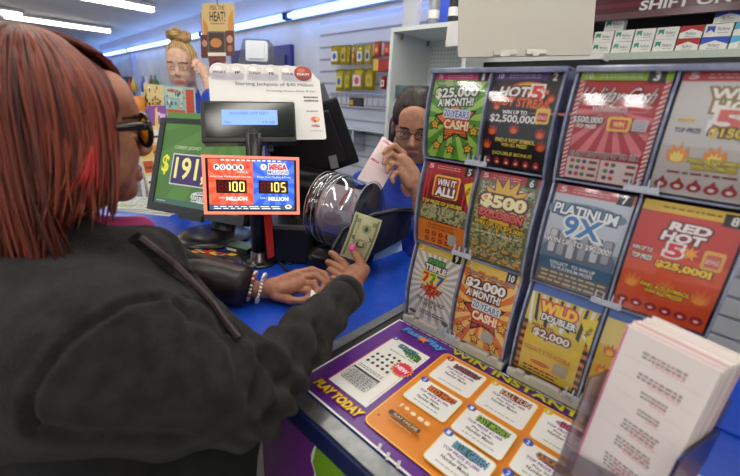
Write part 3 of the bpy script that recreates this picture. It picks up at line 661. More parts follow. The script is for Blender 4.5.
tl = [(0, 2, T1, 'green and pink scratch ticket numbered 1 reading $25,000 a month'), (1, 2, T2, 'black flame-covered scratch ticket numbered 2 reading $2,500,000'),
      (0, 1, T5, 'red scratch ticket numbered 5 reading win it all'), (1, 1, T6, 'scratch ticket numbered 6 covered in banknotes reading $500'),
      (0, 0, T9, 'silver sunburst scratch ticket numbered 9 with three coloured sevens'), (1, 0, T10, 'orange scratch ticket numbered 10 reading $2,000 a month'),
      (2, 2, T3, 'red and white striped scratch ticket numbered 3 reading $500,000'), (3, 2, T4, 'pale grey scratch ticket with flames reading $150,000'),
      (2, 1, T7, 'silver-blue scratch ticket with 9X and $90,000'), (3, 1, T8, 'orange-red scratch ticket numbered 8 reading $25,000'),
      (2, 0, T11, 'yellow scratch ticket with zebra stripes reading wild doubler $2,000'), (3, 0, T12, 'yellow flame-patterned scratch ticket just behind the stack of slips')]
for c, r, fn, lab in tl:
    xx = X1 + c * CW if c < 2 else X2 + (c - 2) * CW
    mp = tmap(xx, r)
    def body(bm, mi, mp=mp):
        P = [[bm.verts.new(mp(u, v, h)) for u in (0, 100)] for v in np.linspace(0, 145, 13) for h in (-.0008,)]
        for a_, c_ in zip(P, P[1:]): f = bm.faces.new((a_[0], a_[1], c_[1], c_[0])); f.material_index = mi
    o = fn().mesh('scratch_ticket', mp, cuts=(1, 0, 145, 12), rough=.4, body=(body, WHITE))
    tag(o, lab, 'lottery ticket', 'scratch tickets in the display cases')
# ================================================================ THINGS ON THE COUNTER
def wallpt(x, y, dy):    # a point of the plane dy metres in front of the back wall
    r = FWD + (x - 370) / F * RT + (238 - y) / F * UP; P0 = W0 - WV * dy; t = (P0 - CAM).dot(WV) / r.dot(WV); return CAM + r * t
def ypt(x, y, Y):
    r = FWD + (x - 370) / F * RT + (238 - y) / F * UP; return CAM + r * (Y / r.y)
def loc(p): return R0.inverted() @ p
# ---- lit jackpot sign on its post
SG = orient(at(252.3, 185.5, 1.045), -37, 12, 0); sw, sh = .260, .162
t = thing('jackpot_sign', (-.952, .549, CT), 'small lit red and blue sign reading 100 million and 105 million on a black post', 'sign')
b = NB()
for r_ in ((-sw / 2, -sh / 2, -sw / 2 + .008, sh / 2), (sw / 2 - .008, -sh / 2, sw / 2, sh / 2), (-sw / 2 + .008, sh / 2 - .008, sw / 2 - .008, sh / 2), (-sw / 2 + .008, -sh / 2, sw / 2 - .008, -sh / 2 + .008)):
    box(b, r_[0], r_[1], -.012, r_[2], r_[3], .004, SG)
fin('lit_border', b, emis((250, 130, 105), 1.0, 'salmon_glow'), t)
b = NB(); box(b, -sw / 2 + .008, -sh / 2 + .008, -.02, sw / 2 - .008, sh / 2 - .008, .0, SG); fin('housing', b, BLACK, t)
A = Art(); ER = emis((236, 84, 52), .85); EB = emis((52, 96, 226), .85); EW = emis((250, 250, 250), .9); 
A.rect(6, 8, 54, 62, ER); A.rect(54, 8, 100, 62, EB); A.rect(6, 5, 100, 11, emis((70, 110, 150), .6))
A.rays(30, 36, 12, emis((250, 110, 80), .85), 6, 11, 54, 62); A.rays(78, 36, 12, emis((84, 130, 245), .85), 54, 11, 100, 62)
for k, ch in enumerate('POWER'): A.ell(15 + k * 6.6, 53, 3.1, 3.4, EW, 14); A.text(ch, 15 + k * 6.6, 53, 2.6, 3.6, BK, b=.06)
A.ell(48, 53.5, 3, 2, emis((240, 60, 60), .9), 12); A.text('BALL', 43, 48, 12, 2.2, EW)
A.text('MEGA', 82, 54, 19, 6.5, emis((230, 40, 60), .9), EW, ow=.08, b=.06); A.text('MILLIONS', 82, 48.5, 22, 3.6, (40, 60, 140), EW, ow=.06, b=.02); A.ell(66, 54, 3.4, 3.6, EW, 14); A.star(66, 54, 2, (240, 190, 60))
A.text('Draw Days Wednesday & Saturday', 30, 42.5, 44, 2.6, EW); A.text('Draw Days Tuesday & Friday', 78, 42.5, 38, 2.6, EW)
SD = emis((90, 6, 6), .6); A.rect(14, 24, 47, 39, (60, 4, 8)); A.rect(60, 24, 93, 39, (60, 4, 8))
SEG = emis((255, 226, 120), 1.3, 'segment_glow'); SEGO = emis((150, 14, 10), .5)
def digit(A, d, x, y, w, h):
    on = {'1': 'bc', '0': 'abcdef', '5': 'afgcd', '8': ''}[d]; q = 1.1
    S = dict(a=(x - w / 2, y + h / 2, x + w / 2, y + h / 2), g=(x - w / 2, y, x + w / 2, y), d=(x - w / 2, y - h / 2, x + w / 2, y - h / 2), f=(x - w / 2, y, x - w / 2, y + h / 2), b=(x + w / 2, y, x + w / 2, y + h / 2), e=(x - w / 2, y - h / 2, x - w / 2, y), c=(x + w / 2, y - h / 2, x + w / 2, y))
    for k, v in S.items(): A.line(*v, q * (1.3 if k in on else .8), SEG if k in on else SEGO)
for x0_, st in ((14, '8100'), (60, '8105')):
    for k, ch in enumerate(st): digit(A, ch, x0_ + 5 + k * 7.6, 31.5, 4.2, 9.6)
A.text('MILLION', 36, 18, 22, 4, EW, b=.05); A.text('MILLION', 82, 18, 22, 4, EW, b=.05); A.text('CASH', 20, 19, 7, 2, EW); A.text('CASH', 65, 19, 7, 2, EW)
A.fine(10, 8.5, 84, 2, 2.2, 1, EW, 4); A.ell(93, 9, 4, 2.6, EW, 12); A.ell(93, 9, 1.8, 1.3, (220, 110, 50), 10)
for k in range(12): A.rect(20 + k * 5.6, 60.2, 23.6 + k * 5.6, 61.6, EW)
A.mesh('sign_face', flat(SG @ Matrix.Translation((0, 0, .0005)), sw, sh, 106, 66), parent=t)
b = NB(); tube(b, [(-.985, .578, CT + .012), (-.985, .578, 1.30)], .022, 20); fin('pole', b, BLACK, t, smooth=True)
b = NB(); lathe(b, [(0, 0), (.055, 0), (.055, .006), (.045, .010), (.028, .014), (.026, .04), (.0, .04)], Matrix.Translation((-.985, .578, CT)), 28); fin('base_plate', b, mat((70, 70, 74), .2, .8), t, smooth=True)
b = NB(); box(b, -.03, -.03, -.06, .03, .03, -.018, SG); fin('bracket', b, BLACK, t)
# ---- two-line customer display
DG = orient((-1.041, .605, 1.329), -37, 23.9, 2.6)
t = thing('customer_display', (-.97, .59, 1.27), 'black two-line customer display with a pale blue lit window, above the jackpot sign', 'display')
b = NB(); prism(b, rrect(-.1375, -.066, .131, .058, .006), -.035, .006, DG); fin('housing', b, mat((20, 22, 24), .3), t, bevel=.003)
b = NB(); prism(b, rrect(-.125, -.05, .126, .052, .004), .006, .0075, DG); fin('front_glass', b, mat((14, 26, 24), .12), t)
A = Art(); LCD = emis((128, 168, 238), .95, 'lcd_glow'); A.rect(0, 0, 160, 44, LCD); INK = emis((64, 84, 190), .7)
A.text('HOOSIER LOTTERY', 78, 34, 112, 8, INK); A.text('Tkt', 15, 8, 20, 7, INK); A.text('19.50', 134, 8, 34, 7, INK)
A.mesh('lit_window', flat(DG @ Matrix.Translation((.0, .008, .0085)), .157, .045, 160, 44), parent=t)
b = NB(); tube(b, [DG @ Vector((.0, -.05, -.02)), Vector((-.985, .578, 1.302))], .016, 12)
box(b, .045, -.085, -.03, .06, -.05, -.02, DG); fin('mount_arm', b, BLACK, t)
# ---- white jackpot card behind the display
KG = orient((-1.048, .674, 1.367), -32, 30, 2.7)
A = Art(); A.STEP = .00004; CW_ = (238, 236, 232)
A.poly([(0, 0), (0, 200), (6, 206), (326, 206), (333, 200), (333, 60), (333, 4), (328, 0)], CW_)
cs = [32, 84, 134, 184, 234, 282]
for k, (x, wd) in enumerate(zip(cs, ('WHAT', 'IF', 'TODAY', 'IS', 'YOUR', 'DAY!'))):
    A.ell(x, 222, 28, 26, CW_ if k < 5 else (150, 44, 36), 28); A.ell(x, 222, 26, 24, (226, 220, 218) if k < 5 else (176, 66, 52), 28); A.ell(x - 5, 232, 12, 8, (244, 240, 238) if k < 5 else (206, 110, 90), 20)
    A.text(wd, x, 219, 36 if len(wd) > 2 else 14, 8, (60, 40, 40) if k < 5 else WH, b=.03)
A.text('Starting Jackpots of $40 Million', 192, 181, 236, 14, (50, 44, 44)); A.text('Drawings Every Wed. & Sat.', 240, 160, 150, 8, (70, 64, 64))
A.fine(275, 138, 320, 2, 12, 5, (60, 56, 56), 8); A.fine(278, 92, 318, 1, 4, 3, (110, 100, 100), 2)
A.ell(304, 66, 15, 10, (240, 170, 150), 14); A.ell(300, 68, 7, 6, (226, 120, 110)); A.ell(309, 66, 6, 5, (240, 200, 80)); A.ell(303, 60, 5, 4, (206, 60, 60)); A.text('POWERBALL', 304, 44, 26, 7, (170, 40, 40), b=.04); A.fine(282, 26, 326, 1, 4, 2, (150, 146, 140), 3)
def kb(bm, mi):
    P = [(-.1665, -.1035), (-.1665, .097), (-.16, .105)] 
    for x in cs:
        for a in range(160, 19, -20): P.append((x / 1000 - .1665 + .028 * cos(radians(a)), .1185 + .028 * sin(radians(a))))
    P += [(.16, .103), (.1665, .097), (.1665, -.0995), (.162, -.1035)]
    prism(bm, P[::-1], -.003, -.0002, KG, mi)
o = A.mesh('jackpot_card', flat(KG, .333, .207, 333, 207), body=(kb, mat(CW_, .5)), origin=(-1.03, .66, 1.27))
tag(o, 'white die-cut jackpot card with six round tabs, standing behind the customer display', 'card')
b = NB()
for k in range(3): prism(b, rrect(-.16 + k * .103, .088, -.065 + k * .103, .112, .008), .004, .005, KG)
tag(fin('card_holder', b, clear((246, 246, 250), .06, .1), origin=(-1.06, .67, 1.45)), 'clear plastic pocket strip across the round tabs of the white jackpot card', 'holder')
# ---- game monitor
MG = orient((-1.312, .561, 1.150), -72.4, 20, 2.0); mw, mh = .46, .342
t = thing('monitor', (-1.30, .60, CT), 'black flat monitor with a green jackpot screen reading 191,000 on a round foot', 'monitor')
b = NB(); prism(b, rrect(-mw / 2, -mh / 2, mw / 2, mh / 2, .008), -.03, .0, MG)
fin('housing', b, mat((34, 36, 38), .4), t, bevel=.004)
b = NB(); bz = .026
for r_ in ((-mw / 2, -mh / 2, -mw / 2 + bz, mh / 2), (mw / 2 - bz, -mh / 2, mw / 2, mh / 2), (-mw / 2 + bz, mh / 2 - .018, mw / 2 - bz, mh / 2), (-mw / 2 + bz, -mh / 2, mw / 2 - bz, -mh / 2 + .03)): box(b, r_[0], r_[1], 0, r_[2], r_[3], .008, MG)
fin('bezel', b, mat((52, 54, 56), .35), t)
A = Art(); A.rect(0, 0, 400, 290, emis((84, 126, 62), .55)); A.rays(300, 330, 14, emis((94, 138, 70), .55), 0, 0, 400, 290); A.rect(0, 0, 400, 20, emis((80, 116, 104), .5))
A.rect(62, 72, 390, 184, (226, 224, 226)); A.rect(67, 77, 385, 179, emis((70, 52, 104), .6)); A.text('191,000', 226, 128, 290, 84, emis((220, 214, 130), .8), b=.02); A.text('$', 30, 140, 32, 70, emis((214, 206, 60), .8), b=.02)
A.text('CURRENT JACKPOT', 128, 204, 128, 15, emis((214, 222, 200), .6)); A.ell(298, 250, 34, 22, emis((60, 130, 120), .6)); A.star(270, 270, 26, emis((230, 214, 90), .7), .5, 8)
A.ell(226, 40, 50, 20, emis((206, 214, 206), .6)); A.text('HOOSIER', 226, 52, 46, 10, (110, 60, 60), b=.03); A.text('LOTTERY', 226, 36, 84, 20, (60, 66, 60), emis((220, 226, 220), .6), b=.03); A.fine(10, 8, 60, 1, 3, 4, (190, 200, 190), 2)
A.mesh('screen', flat(MG @ Matrix.Translation((0, .006, .003)), mw - 2 * bz, mh - .048, 400, 290), parent=t)
b = NB(); prism(b, rrect(-.055, -mh / 2 - .012, .055, -mh / 2 + .01, .005), .002, .014, MG); fin('button_panel', b, mat((44, 46, 48), .3), t)
b = NB(); tube(b, [MG @ Vector((0, -.08, -.035)), Vector((-1.30, .64, 1.0)), Vector((-1.29, .61, CT + .02))], [.04, .042, .05], 12, flat=.5); fin('stand_neck', b, BLACK, t)
b = NB(); lathe(b, [(0, 0), (.13, 0), (.132, .008), (.115, .018), (.05, .024), (0, .025)], Matrix.Translation((-1.285, .575, CT)), 40); fin('stand_foot', b, mat((30, 30, 32), .25), t, smooth=True)
# ---- lottery terminal with clear roll drum
t = thing('lottery_terminal', (-.90, .78, CT), 'black lottery terminal with a tilted screen, a clear roll drum and a navy ticket tray', 'terminal')
nets = Sdf((-1.2, .5, .89), (-.6, 1.15, 1.35), .006)
nets.cap((-.98, .76, .97), (-.80, .84, .95), .08, .07, .03); nets.cap((-1.04, .78, 1.10), (-.95, .84, 1.09), .085, .085, .04); nets.cap((-.97, .80, .98), (-.93, .86, 1.05), .09, .08, .03)
nets.cap((-.84, .70, .93), (-.74, .74, .93), .04, .035, .02); nets.plane((0, 0, CT + .001), (0, 0, -1))
P, Q = nets.net(); P = relax(P, Q, 3); netobj('body_shell', P, Q, mat((20, 20, 22), .22), t)
b = NB(); RP = at(262, 215, 1.12); RQ = at(272, 258, 1.06)
prism(b, [(-.013, 0), (.010, 0), (.014, -.14), (-.006, -.15)], -.006, .002, frame(at(268, 213, 1.12), R_, (0, 0, 1), Vector((R_.y, -R_.x, 0)))); fin('red_stripe', b, mat((190, 44, 30), .4), t)
b = NB(); box(b, -.09, -.1, 0, .085, .11, .13, Matrix.Translation((-.99, .70, CT)) @ Matrix.Rotation(.75, 4, 'Z')); fin('printer_housing', b, mat((18, 18, 20), .4), t, bevel=.012)
SB = orient(at(316, 142, 1.30), -42, -8, 22)
b = NB(); box(b, -.17, -.12, -.03, .12, .115, .0, SB); prism(b, rrect(-.14, -.095, .085, .09, .01), .0, .03, SB)
fin('screen_housing', b, mat((15, 15, 17), .45), t, bevel=.006)
b = NB(); box(b, -.10, .112, -.022, .095, .168, -.012, SB); fin('privacy_hood', b, mat((126, 124, 128), .4), t)
b = NB(); box(b, -.012, -.02, 0, .012, .02, .02, orient(at(334, 162, 1.2), -48, 10, 15)); fin('hinge', b, mat((90, 92, 96), .4), t)
dax = Vector((.957, .28, -.06)).normalized(); dc = at(369, 218, 1.14); dl = at(322, 216, 1.2)
DM = frame(dc, dax.cross(Vector((0, 0, 1))).normalized(), Vector((0, 0, 1)), dax) if False else None
zz = dax; xx_ = Vector((0, 0, 1)).cross(zz).normalized(); yy_ = zz.cross(xx_); DM = frame(dc, xx_, yy_, zz)
b = NB(); lathe(b, [(.110, -.165), (.114, -.16), (.114, -.14), (.108, -.137), (.108, -.12), (.113, -.117), (.113, -.10), (.106, -.095), (.106, -.01), (.110, -.006), (.110, .0)], DM, 48); fin('drum_cover', b, clear((205, 208, 216), .16, .06), t, smooth=True)
b = NB()
for z_ in (-.163, -.138, -.118, -.098, -.004): lathe(b, [(.1125, z_ - .0014), (.1142, z_), (.1125, z_ + .0014)], DM, 48)
fin('drum_ring', b, mat((150, 152, 158), .15, .2, .9), t, smooth=True)
b = NB(); lathe(b, [(0, .0), (.05, .004), (.09, .0), (.106, -.006)], DM, 48); lathe(b, [(.02, .006), (.022, .008), (.024, .006)], DM, 24); fin('drum_end', b, mat((60, 60, 66), .15, .1, .8), t, smooth=True)
b = NB(); lathe(b, [(.0, -.14), (.078, -.14), (.078, -.02), (0, -.02)], DM, 32); lathe(b, [(.0785, -.07), (.0785, -.06)], DM, 12, 1, .5, 2.6); lathe(b, [(.0785, -.1), (.0785, -.09)], DM, 12, 1, -.5, 1.2)
tag(fin('paper_roll', b, [mat((226, 206, 204), .6), mat((206, 110, 104), .6)], smooth=True), 'white ticket paper roll with red printing inside the clear drum', 'paper roll')
top = [at(*q) for q in ((331, 262, 1.04), (334, 246, 1.045), (343, 230, 1.05), (358, 220, 1.06), (378, 214, 1.08), (397, 210, 1.11), (411, 210, 1.16), (412, 214, 1.2))]
bot = [at(*q) for q in ((334, 268, 1.03), (340, 266, 1.03), (350, 264, 1.04), (362, 260, 1.05), (380, 252, 1.07), (396, 243, 1.1), (408, 236, 1.15), (410, 232, 1.2))]
b = NB(); r1 = [b.verts.new(p) for p in top]; r2 = [b.verts.new(p) for p in bot]
for i in range(len(top) - 1): b.faces.new((r2[i], r2[i + 1], r1[i + 1], r1[i]))
bmesh.ops.solidify(b, geom=b.faces[:], thickness=.006); fin('ticket_tray', b, mat((16, 24, 62), .3), t, smooth=False)
b = NB(); tube(b, top, .0075, 10); fin('tray_rim', b, mat((26, 28, 34), .2), t, smooth=True)
b = NB(); prism(b, [(-.05, -.02), (.045, -.02), (.06, .03), (-.02, .03)], -.004, .004, orient(at(386, 250, 1.13), -50, 40, 25)); fin('tray_lip', b, mat((110, 140, 196), .35), t)
# ---- small things near the monitor
FM = frame(Vector((-1.12, .485, CT)), Vector((cos(.5), sin(.5), 0)), Vector((-sin(.5), cos(.5), 0)), Vector((0, 0, 1)))
A = Art(); A.rect(0, 0, 100, 70, (40, 32, 30)); rn = random.Random(3); cc = [(230, 200, 70), (190, 40, 40), (240, 236, 226), (60, 110, 60), (226, 140, 50), (30, 30, 40), (90, 130, 190), (214, 190, 160)]
for k in range(60):
    x, y = rn.uniform(6, 90), rn.uniform(6, 62); A.poly([(x - 5, y - 3), (x + 4, y - 5), (x + 7, y + 3), (x - 3, y + 5)], cc[k % 8]) if 5 < x < 92 else None
o = A.mesh('flyer', lambda u, v, z: FM @ Vector(((u - 60) * .0026, (v - 45) * .0022, .001 + z)), origin=(-1.12, .485, CT)); tag(o, 'busy multicoloured ticket flyer lying on blue counter in front of the monitor foot', 'flyer')
b = NB(); BX = Matrix.Translation((-1.105, .585, CT)) @ Matrix.Rotation(.35, 4, 'Z'); box(b, -.045, -.028, 0, .045, .028, .022, BX); box(b, -.043, -.026, .022, .043, .026, .0225, BX, 1); box(b, -.046, -.0285, .006, -.045, .02, .016, BX, 2); box(b, -.04, -.0286, .006, .0, -.028, .014, BX, 2)
tag(fin('small_box', b, [mat((30, 34, 32), .4), mat((84, 120, 80), .4), WHITE]), 'small dark box with a green top lying between the monitor foot and the sign post', 'box')
b = NB(); tube(b, [(-1.10, .66, CT + .006), (-1.06, .68, CT + .03), (-1.02, .66, CT + .02), (-1.0, .60, CT + .006), (-.94, .62, CT + .006), (-.86, .60, CT + .006)], .004, 8); tube(b, [(-1.13, .70, CT + .05), (-1.08, .70, CT + .03), (-1.03, .62, CT + .005), (-.9, .64, CT + .005)], .0035, 8)
tag(fin('cable', b, BLACKM, smooth=True), 'loose black cables running behind the sign post to the terminal', 'cable')
# ---- stack of slips in the clear holder, near right
Us = Vector((.95, -.31, 0)).normalized(); Vs = Vector((0, .10, .99)); Vs = (Vs - Us * Vs.dot(Us)).normalized(); Ns = Us.cross(Vs)
TLs = at(627, 325, .45); w_s = .092; h_s = .235; KM = frame(TLs + Us * w_s / 2 - Vs * h_s / 2, Us, Vs, Ns)
h_t = thing('slip_holder', atz(640, 470, CT + .001), 'clear plastic holder gripping the stack of play slips at the near right', 'holder')
A = Art(); A.rect(0, 0, 98, 235, (240, 230, 228)); A.rect(0, 0, 2.4, 235, (222, 110, 150)); PK = (226, 150, 160); GR = (140, 134, 134)
for y, n, x0_, x1_ in ((212, 2, 26, 74), (186, 2, 30, 78), (166, 2, 40, 70), (144, 2, 44, 70), (122, 3, 34, 76), (96, 3, 34, 78), (66, 4, 30, 80), (36, 3, 30, 80)):
    A.fine(x0_, y, x1_, n, 5, 2.6, GR, y); A.fine(x0_ + 12, y - 3, x1_, n, 5, 1.4, PK, y + 1)
for y in (200, 176, 154, 132, 108): A.rect(8, y, 92, y + .6, (226, 206, 204))
for k, (off, lab) in enumerate(((0, 'pale pink-edged play slip with grey print, front slip of the stack in the clear holder'),)):
    o = A.mesh('play_slip', flat(KM, w_s, h_s, 98, 235), body=(lambda bm, mi: box(bm, -w_s / 2, -h_s / 2, -.0006, w_s / 2, h_s / 2, -.0001, KM, mi), mat((240, 232, 230), .6)))
    tag(o, lab, 'play slip')
rn = random.Random(4)
PS = mat((238, 230, 226), .7); PS2 = mat((226, 196, 196), .7)
lay = Matrix.Translation((0, 0, 0)); first = None
for k in range(34):
    b = NB(); dx, dy = rn.uniform(-.0015, .0015), rn.uniform(-.002, .004); z_ = -.0012 - .0021 * k
    box(b, -w_s / 2 + dx, -h_s / 2, z_ - .0014, w_s / 2 + dx, h_s / 2 + dy, z_, KM)
    o = fin('play_slip', b, PS2 if k % 5 == 2 else PS); tag(o, 'plain white play slip, seen only as an edge inside the stack', 'play slip', 'play slips stacked behind the front slip')
zb = -.0012 - .0021 * 34
# holder: side cheeks, back plate, low front plate, foot
HC = clear((208, 205, 212), .14, .25, 'cloudy_acrylic'); w2 = w_s / 2 + .004
b = NB(); box(b, -w2 - .003, -h_s / 2 - .01, zb - .006, -w2, .045, .03, KM); fin('side_cheek', b, HC, h_t)
b = NB(); box(b, w2, -h_s / 2 - .01, zb - .006, w2 + .003, .02, .03, KM); fin('side_cheek', b, mat((26, 34, 90), .3), h_t)
b = NB(); box(b, -w2, -h_s / 2 - .01, zb - .006, w2, .06, zb - .003, KM); fin('back_plate', b, HC, h_t)
b = NB(); prism(b, [(-w2, -h_s / 2 - .01), (w2, -h_s / 2 - .01), (w2, -.05), (-w2, -.08)], .006, .009, KM); fin('front_plate', b, HC, h_t)
# ---- blank white panel hanging over the cases
WG = orient((-.557, 1.290, 1.699), -44, 9, 4.5)
t = thing('hanging_sign', WG @ Vector((0, -.14, 0)), 'blank off-white board hanging above the ticket cases, silver clips at its lower edge', 'sign')
b = NB(); prism(b, rrect(-.2155, -.138, .2155, .36, .004), -.004, .004, WG); fin('board', b, mat((204, 198, 184), .6), t)
for x0_, x1_ in ((-.105, -.03), (.0, .065)):
    b = NB(); box(b, x0_, -.134, .004, x1_, -.120, .009, WG); box(b, x0_ + .02, -.14, .006, x1_ - .025, -.128, .011, WG); fin('clip', b, mat((170, 168, 160), .3, .5), t)
for x_ in (-.19, .19):
    p_ = WG @ Vector((x_, .35, 0)); b = NB(); tube(b, [p_, Vector((p_.x, p_.y, 2.45))], .002, 6); fin('hanging_wire', b, DKMETAL, t)

# ================================================================ BEHIND THE COUNTER
# ---- white cabinet with pegboard back
cA = ypt(393.5, 34, 1.72); 
def cabx(px, Y): return ypt(px, 60, Y).x
CX0 = cA.x; CX1 = cabx(462, 1.72); CZ = cA.z + .01; CY0 = 1.72; CY1 = 2.08
t = thing('cabinet', ((CX0 + CX1) / 2, 1.9, 0), 'tall white open cabinet with a white pegboard back, behind the dark-haired clerk', 'cabinet')
CWH = mat((226, 232, 230), .5)
b = NB(); box(b, CX0 - .02, CY0, 0, CX0, CY1, CZ); fin('side_panel', b, CWH, t)
b = NB(); box(b, CX1, CY0, 0, CX1 + .02, CY1, CZ); fin('side_panel', b, CWH, t)
b = NB(); box(b, CX0 - .02, CY0, CZ, CX1 + .02, CY1, CZ + .02); fin('top_panel', b, CWH, t)
b = NB(); box(b, CX0, CY1 - .01, 0, CX1, CY1, CZ, None, 0)
z = CZ - .05
while z > 1.3:
    x = CX0 + .02
    while x < CX1 - .02:
        lathe(b, [(0, 0), (.0032, 0)], frame((x, CY1 - .0105, z), (1, 0, 0), (0, 0, 1), (0, -1, 0)), 6, 1); x += .022
    z -= .022
fin('pegboard', b, [mat((222, 228, 224), .5), mat((80, 90, 86), .7)], t)
for z_ in (1.40, 1.16): b = NB(); box(b, CX0, CY0 + .05, z_, CX1, CY1 - .01, z_ + .012); fin('shelf', b, CWH, t)
b = NB(); box(b, CX0 + .004, CY0 + .045, 1.43, CX1 - .1, CY0 + .05, 1.50); fin('shelf_guard', b, clear((190, 205, 210), .12, .15), t)
for k, px in enumerate((400, 412)):
    b = NB(); box(b, CX0 + .01, CY0 + .05 + k * .25, CZ - .03, CX0 + .02, CY0 + .06 + k * .25, CZ - .002); fin('bracket', b, mat((150, 140, 90), .4, .5), t)
lc = [(40, 40, 70), (90, 40, 110), (30, 30, 34), (60, 60, 130), (150, 60, 120)]
for k in range(12):
    x = CX0 + .03 + k * .026; b = NB(); prism(b, rrect(-.009, -.006, .009, .006, .003), 1.412, 1.485, Matrix.Translation((x, CY0 + .09, 0)), 0); box(b, x - .009, CY0 + .083, 1.485, x + .009, CY0 + .097, 1.498, None, 1)
    tag(fin('lighter', b, [mat(lc[k % 5], .3), mat((200, 200, 205), .2, .8)]), 'small dark pocket lighter standing in the row on the cabinet shelf', 'lighter', 'pocket lighters on the cabinet shelf')
b = NB(); PP = orient(ypt(458, 34, 1.70), -90, 0, 0); box(b, -.06, -.05, 0, .06, .055, .003, PP); tag(fin('paper_note', b, WHITE), 'blank white paper taped to the top edge of the white cabinet', 'paper')
b = NB()
for px0, px1, yb_, c_ in ((430, 440, 27, 0),): pass
b.free()
for nm_, px, c1, lab in (('spray_can', 433, (150, 154, 158), 'grey metallic can standing on top of the white cabinet'), ('bottle', 453, (40, 40, 44), 'dark bottle standing on top of the white cabinet, left of the hanging board')):
    p_ = ypt(px, 22, 1.9); b = NB(); lathe(b, [(0, 0), (.03, 0), (.03, .15), (.022, .165), (.015, .17), (.015, .19), (0, .19)], Matrix.Translation((p_.x, 1.9, CZ + .02)), 20); lathe(b, [(.0304, .06), (.0304, .1)], Matrix.Translation((p_.x, 1.9, CZ + .02)), 20, 1)
    tag(fin(nm_, b, [mat(c1, .3, .3), WHITE], smooth=True), lab, 'can' if 'can' in nm_ else 'bottle')
p_ = ypt(412, 10, 1.95); b = NB(); box(b, p_.x - .05, 1.93, CZ + .02, p_.x + .05, 1.97, CZ + .28); tag(fin('carton', b, mat((206, 208, 218), .5)), 'tall pale carton standing on the left end of the white cabinet top', 'carton')
p_ = ypt(440, 10, 2.0); b = NB(); box(b, p_.x - .08, 2.0, CZ + .02, p_.x + .06, 2.05, CZ + .26); tag(fin('storage_box', b, mat((70, 100, 230), .5)), 'bright blue box standing at the back of the white cabinet top', 'box')
# ---- hanging packs on the slatted wall
def pack(x0, y0, x1, y1, c, win, wc, lab, dy=.10, hookc=True):
    a = loc(wallpt(x0, y1, dy)); d = loc(wallpt(x1, y0, dy)); W_p, H_p = d.x - a.x, d.z - a.z; t = thing('snack_pack', R0 @ Vector(((a.x + d.x) / 2, a.y, a.z)), lab, 'snack pack', None)
    b = NB(); n = 6; G_ = []
    for j in range(n + 1):
        row = []
        for i in range(5):
            u, v = i / 4, j / n; bul = .018 * sin(pi * u) ** .5 * sin(pi * v) ** .5; row.append(b.verts.new(R0 @ Vector((a.x + u * W_p, a.y - bul, a.z + v * H_p))))
        G_.append(row)
    for j in range(n):
        for i in range(4): b.faces.new((G_[j][i], G_[j][i + 1], G_[j + 1][i + 1], G_[j + 1][i]))
    bmesh.ops.solidify(b, geom=b.faces[:], thickness=.012); fin('bag', b, mat(c, .35), t, smooth=True)
    A = Art(); A.rect(0, 0, 10, 10, win); A.ell(5, 5, 3, 3.4, wc, 10); A.rect(3.6, 2, 5, 8, wc)
    A.mesh('printed_label', lambda u, v, z: R0 @ Vector((a.x + W_p * (.18 + .064 * u), a.y - .0195 - z, a.z + H_p * (.18 + .05 * v))), parent=t)
    b = NB(); q = R0 @ Vector((a.x + W_p / 2, a.y + .02, d.z + .004)); tube(b, [q, R0 @ Vector((a.x + W_p / 2, -.03, d.z + .004))], .003, 6); fin('peg_hook', b, CHROME, t); return t
YB_ = (226, 206, 60)
pk = [(331, 45, 341, 65, YB_, (236, 236, 236), (50, 90, 190), 'yellow snack pack with a blue mark, far left of the upper row'), (341, 45, 348, 65, YB_, (214, 196, 60), (30, 30, 34), 'narrow yellow pack with a black mark, second in the upper row'),
      (348, 45, 352, 65, (190, 170, 40), (190, 170, 40), (150, 130, 30), 'plain dark yellow pack edge, third in the upper row'), (352, 45, 357, 65, YB_, (190, 50, 50), (230, 190, 60), 'yellow pack with a red band, fourth in the upper row'),
      (357, 45, 365, 65, YB_, (236, 236, 236), (60, 90, 180), 'yellow pack with a blue figure on white, fifth in the upper row'), (365, 44, 373, 65, YB_, (200, 210, 200), (40, 60, 60), 'yellow pack with a dark mark, right end of the yellow upper row'),
      (374, 41, 382, 57, (226, 110, 60), (230, 90, 40), (250, 190, 120), 'orange pack just right of the yellow upper row'), (384, 42, 393, 56, (226, 96, 60), (210, 70, 50), (240, 150, 90), 'orange-red pack beside the white cabinet'),
      (336, 69, 345, 91, YB_, (236, 230, 140), (50, 90, 190), 'yellow pack with a small blue mark, left of the lower row'), (345, 69, 352, 91, (206, 190, 50), (206, 190, 50), (170, 150, 40), 'plain yellow pack, second in the lower row'),
      (352, 68, 365, 90, YB_, (240, 226, 226), (214, 60, 120), 'wide yellow pack with pink marks, middle of the lower row'), (365, 68, 376, 90, (206, 186, 40), (206, 186, 40), (160, 140, 30), 'plain yellow pack at the right end of the lower row'),
      (381, 76, 387, 89, (200, 50, 50), (236, 236, 236), (200, 50, 50), 'small red and white pack low on the slatted wall'), (388, 78, 393, 90, (120, 160, 210), (236, 236, 236), (60, 100, 190), 'small blue pack next to the white cabinet side')]
for q in pk: pack(*q)
b = NB(); a = loc(wallpt(373, 71, .16)); d = loc(wallpt(394, 58, .16)); box(b, a.x, a.y, a.z, d.x, a.y + .1, d.z, R0); box(b, a.x, a.y - .001, a.z, a.x + (d.x - a.x) * .25, a.y, d.z, R0, 1); tag(fin('carton', b, [mat((176, 24, 30), .4), mat((236, 190, 60), .4)]), 'dark red carton with a yellow end on the slatted wall', 'carton')
a = loc(wallpt(345, 126, .02)); d = loc(wallpt(396, 128, .02)); t = thing('wall_shelf', R0 @ Vector(((a.x + d.x) / 2, -.1, d.z)), 'thin glass shelf on the slatted wall below the yellow packs', 'shelf')
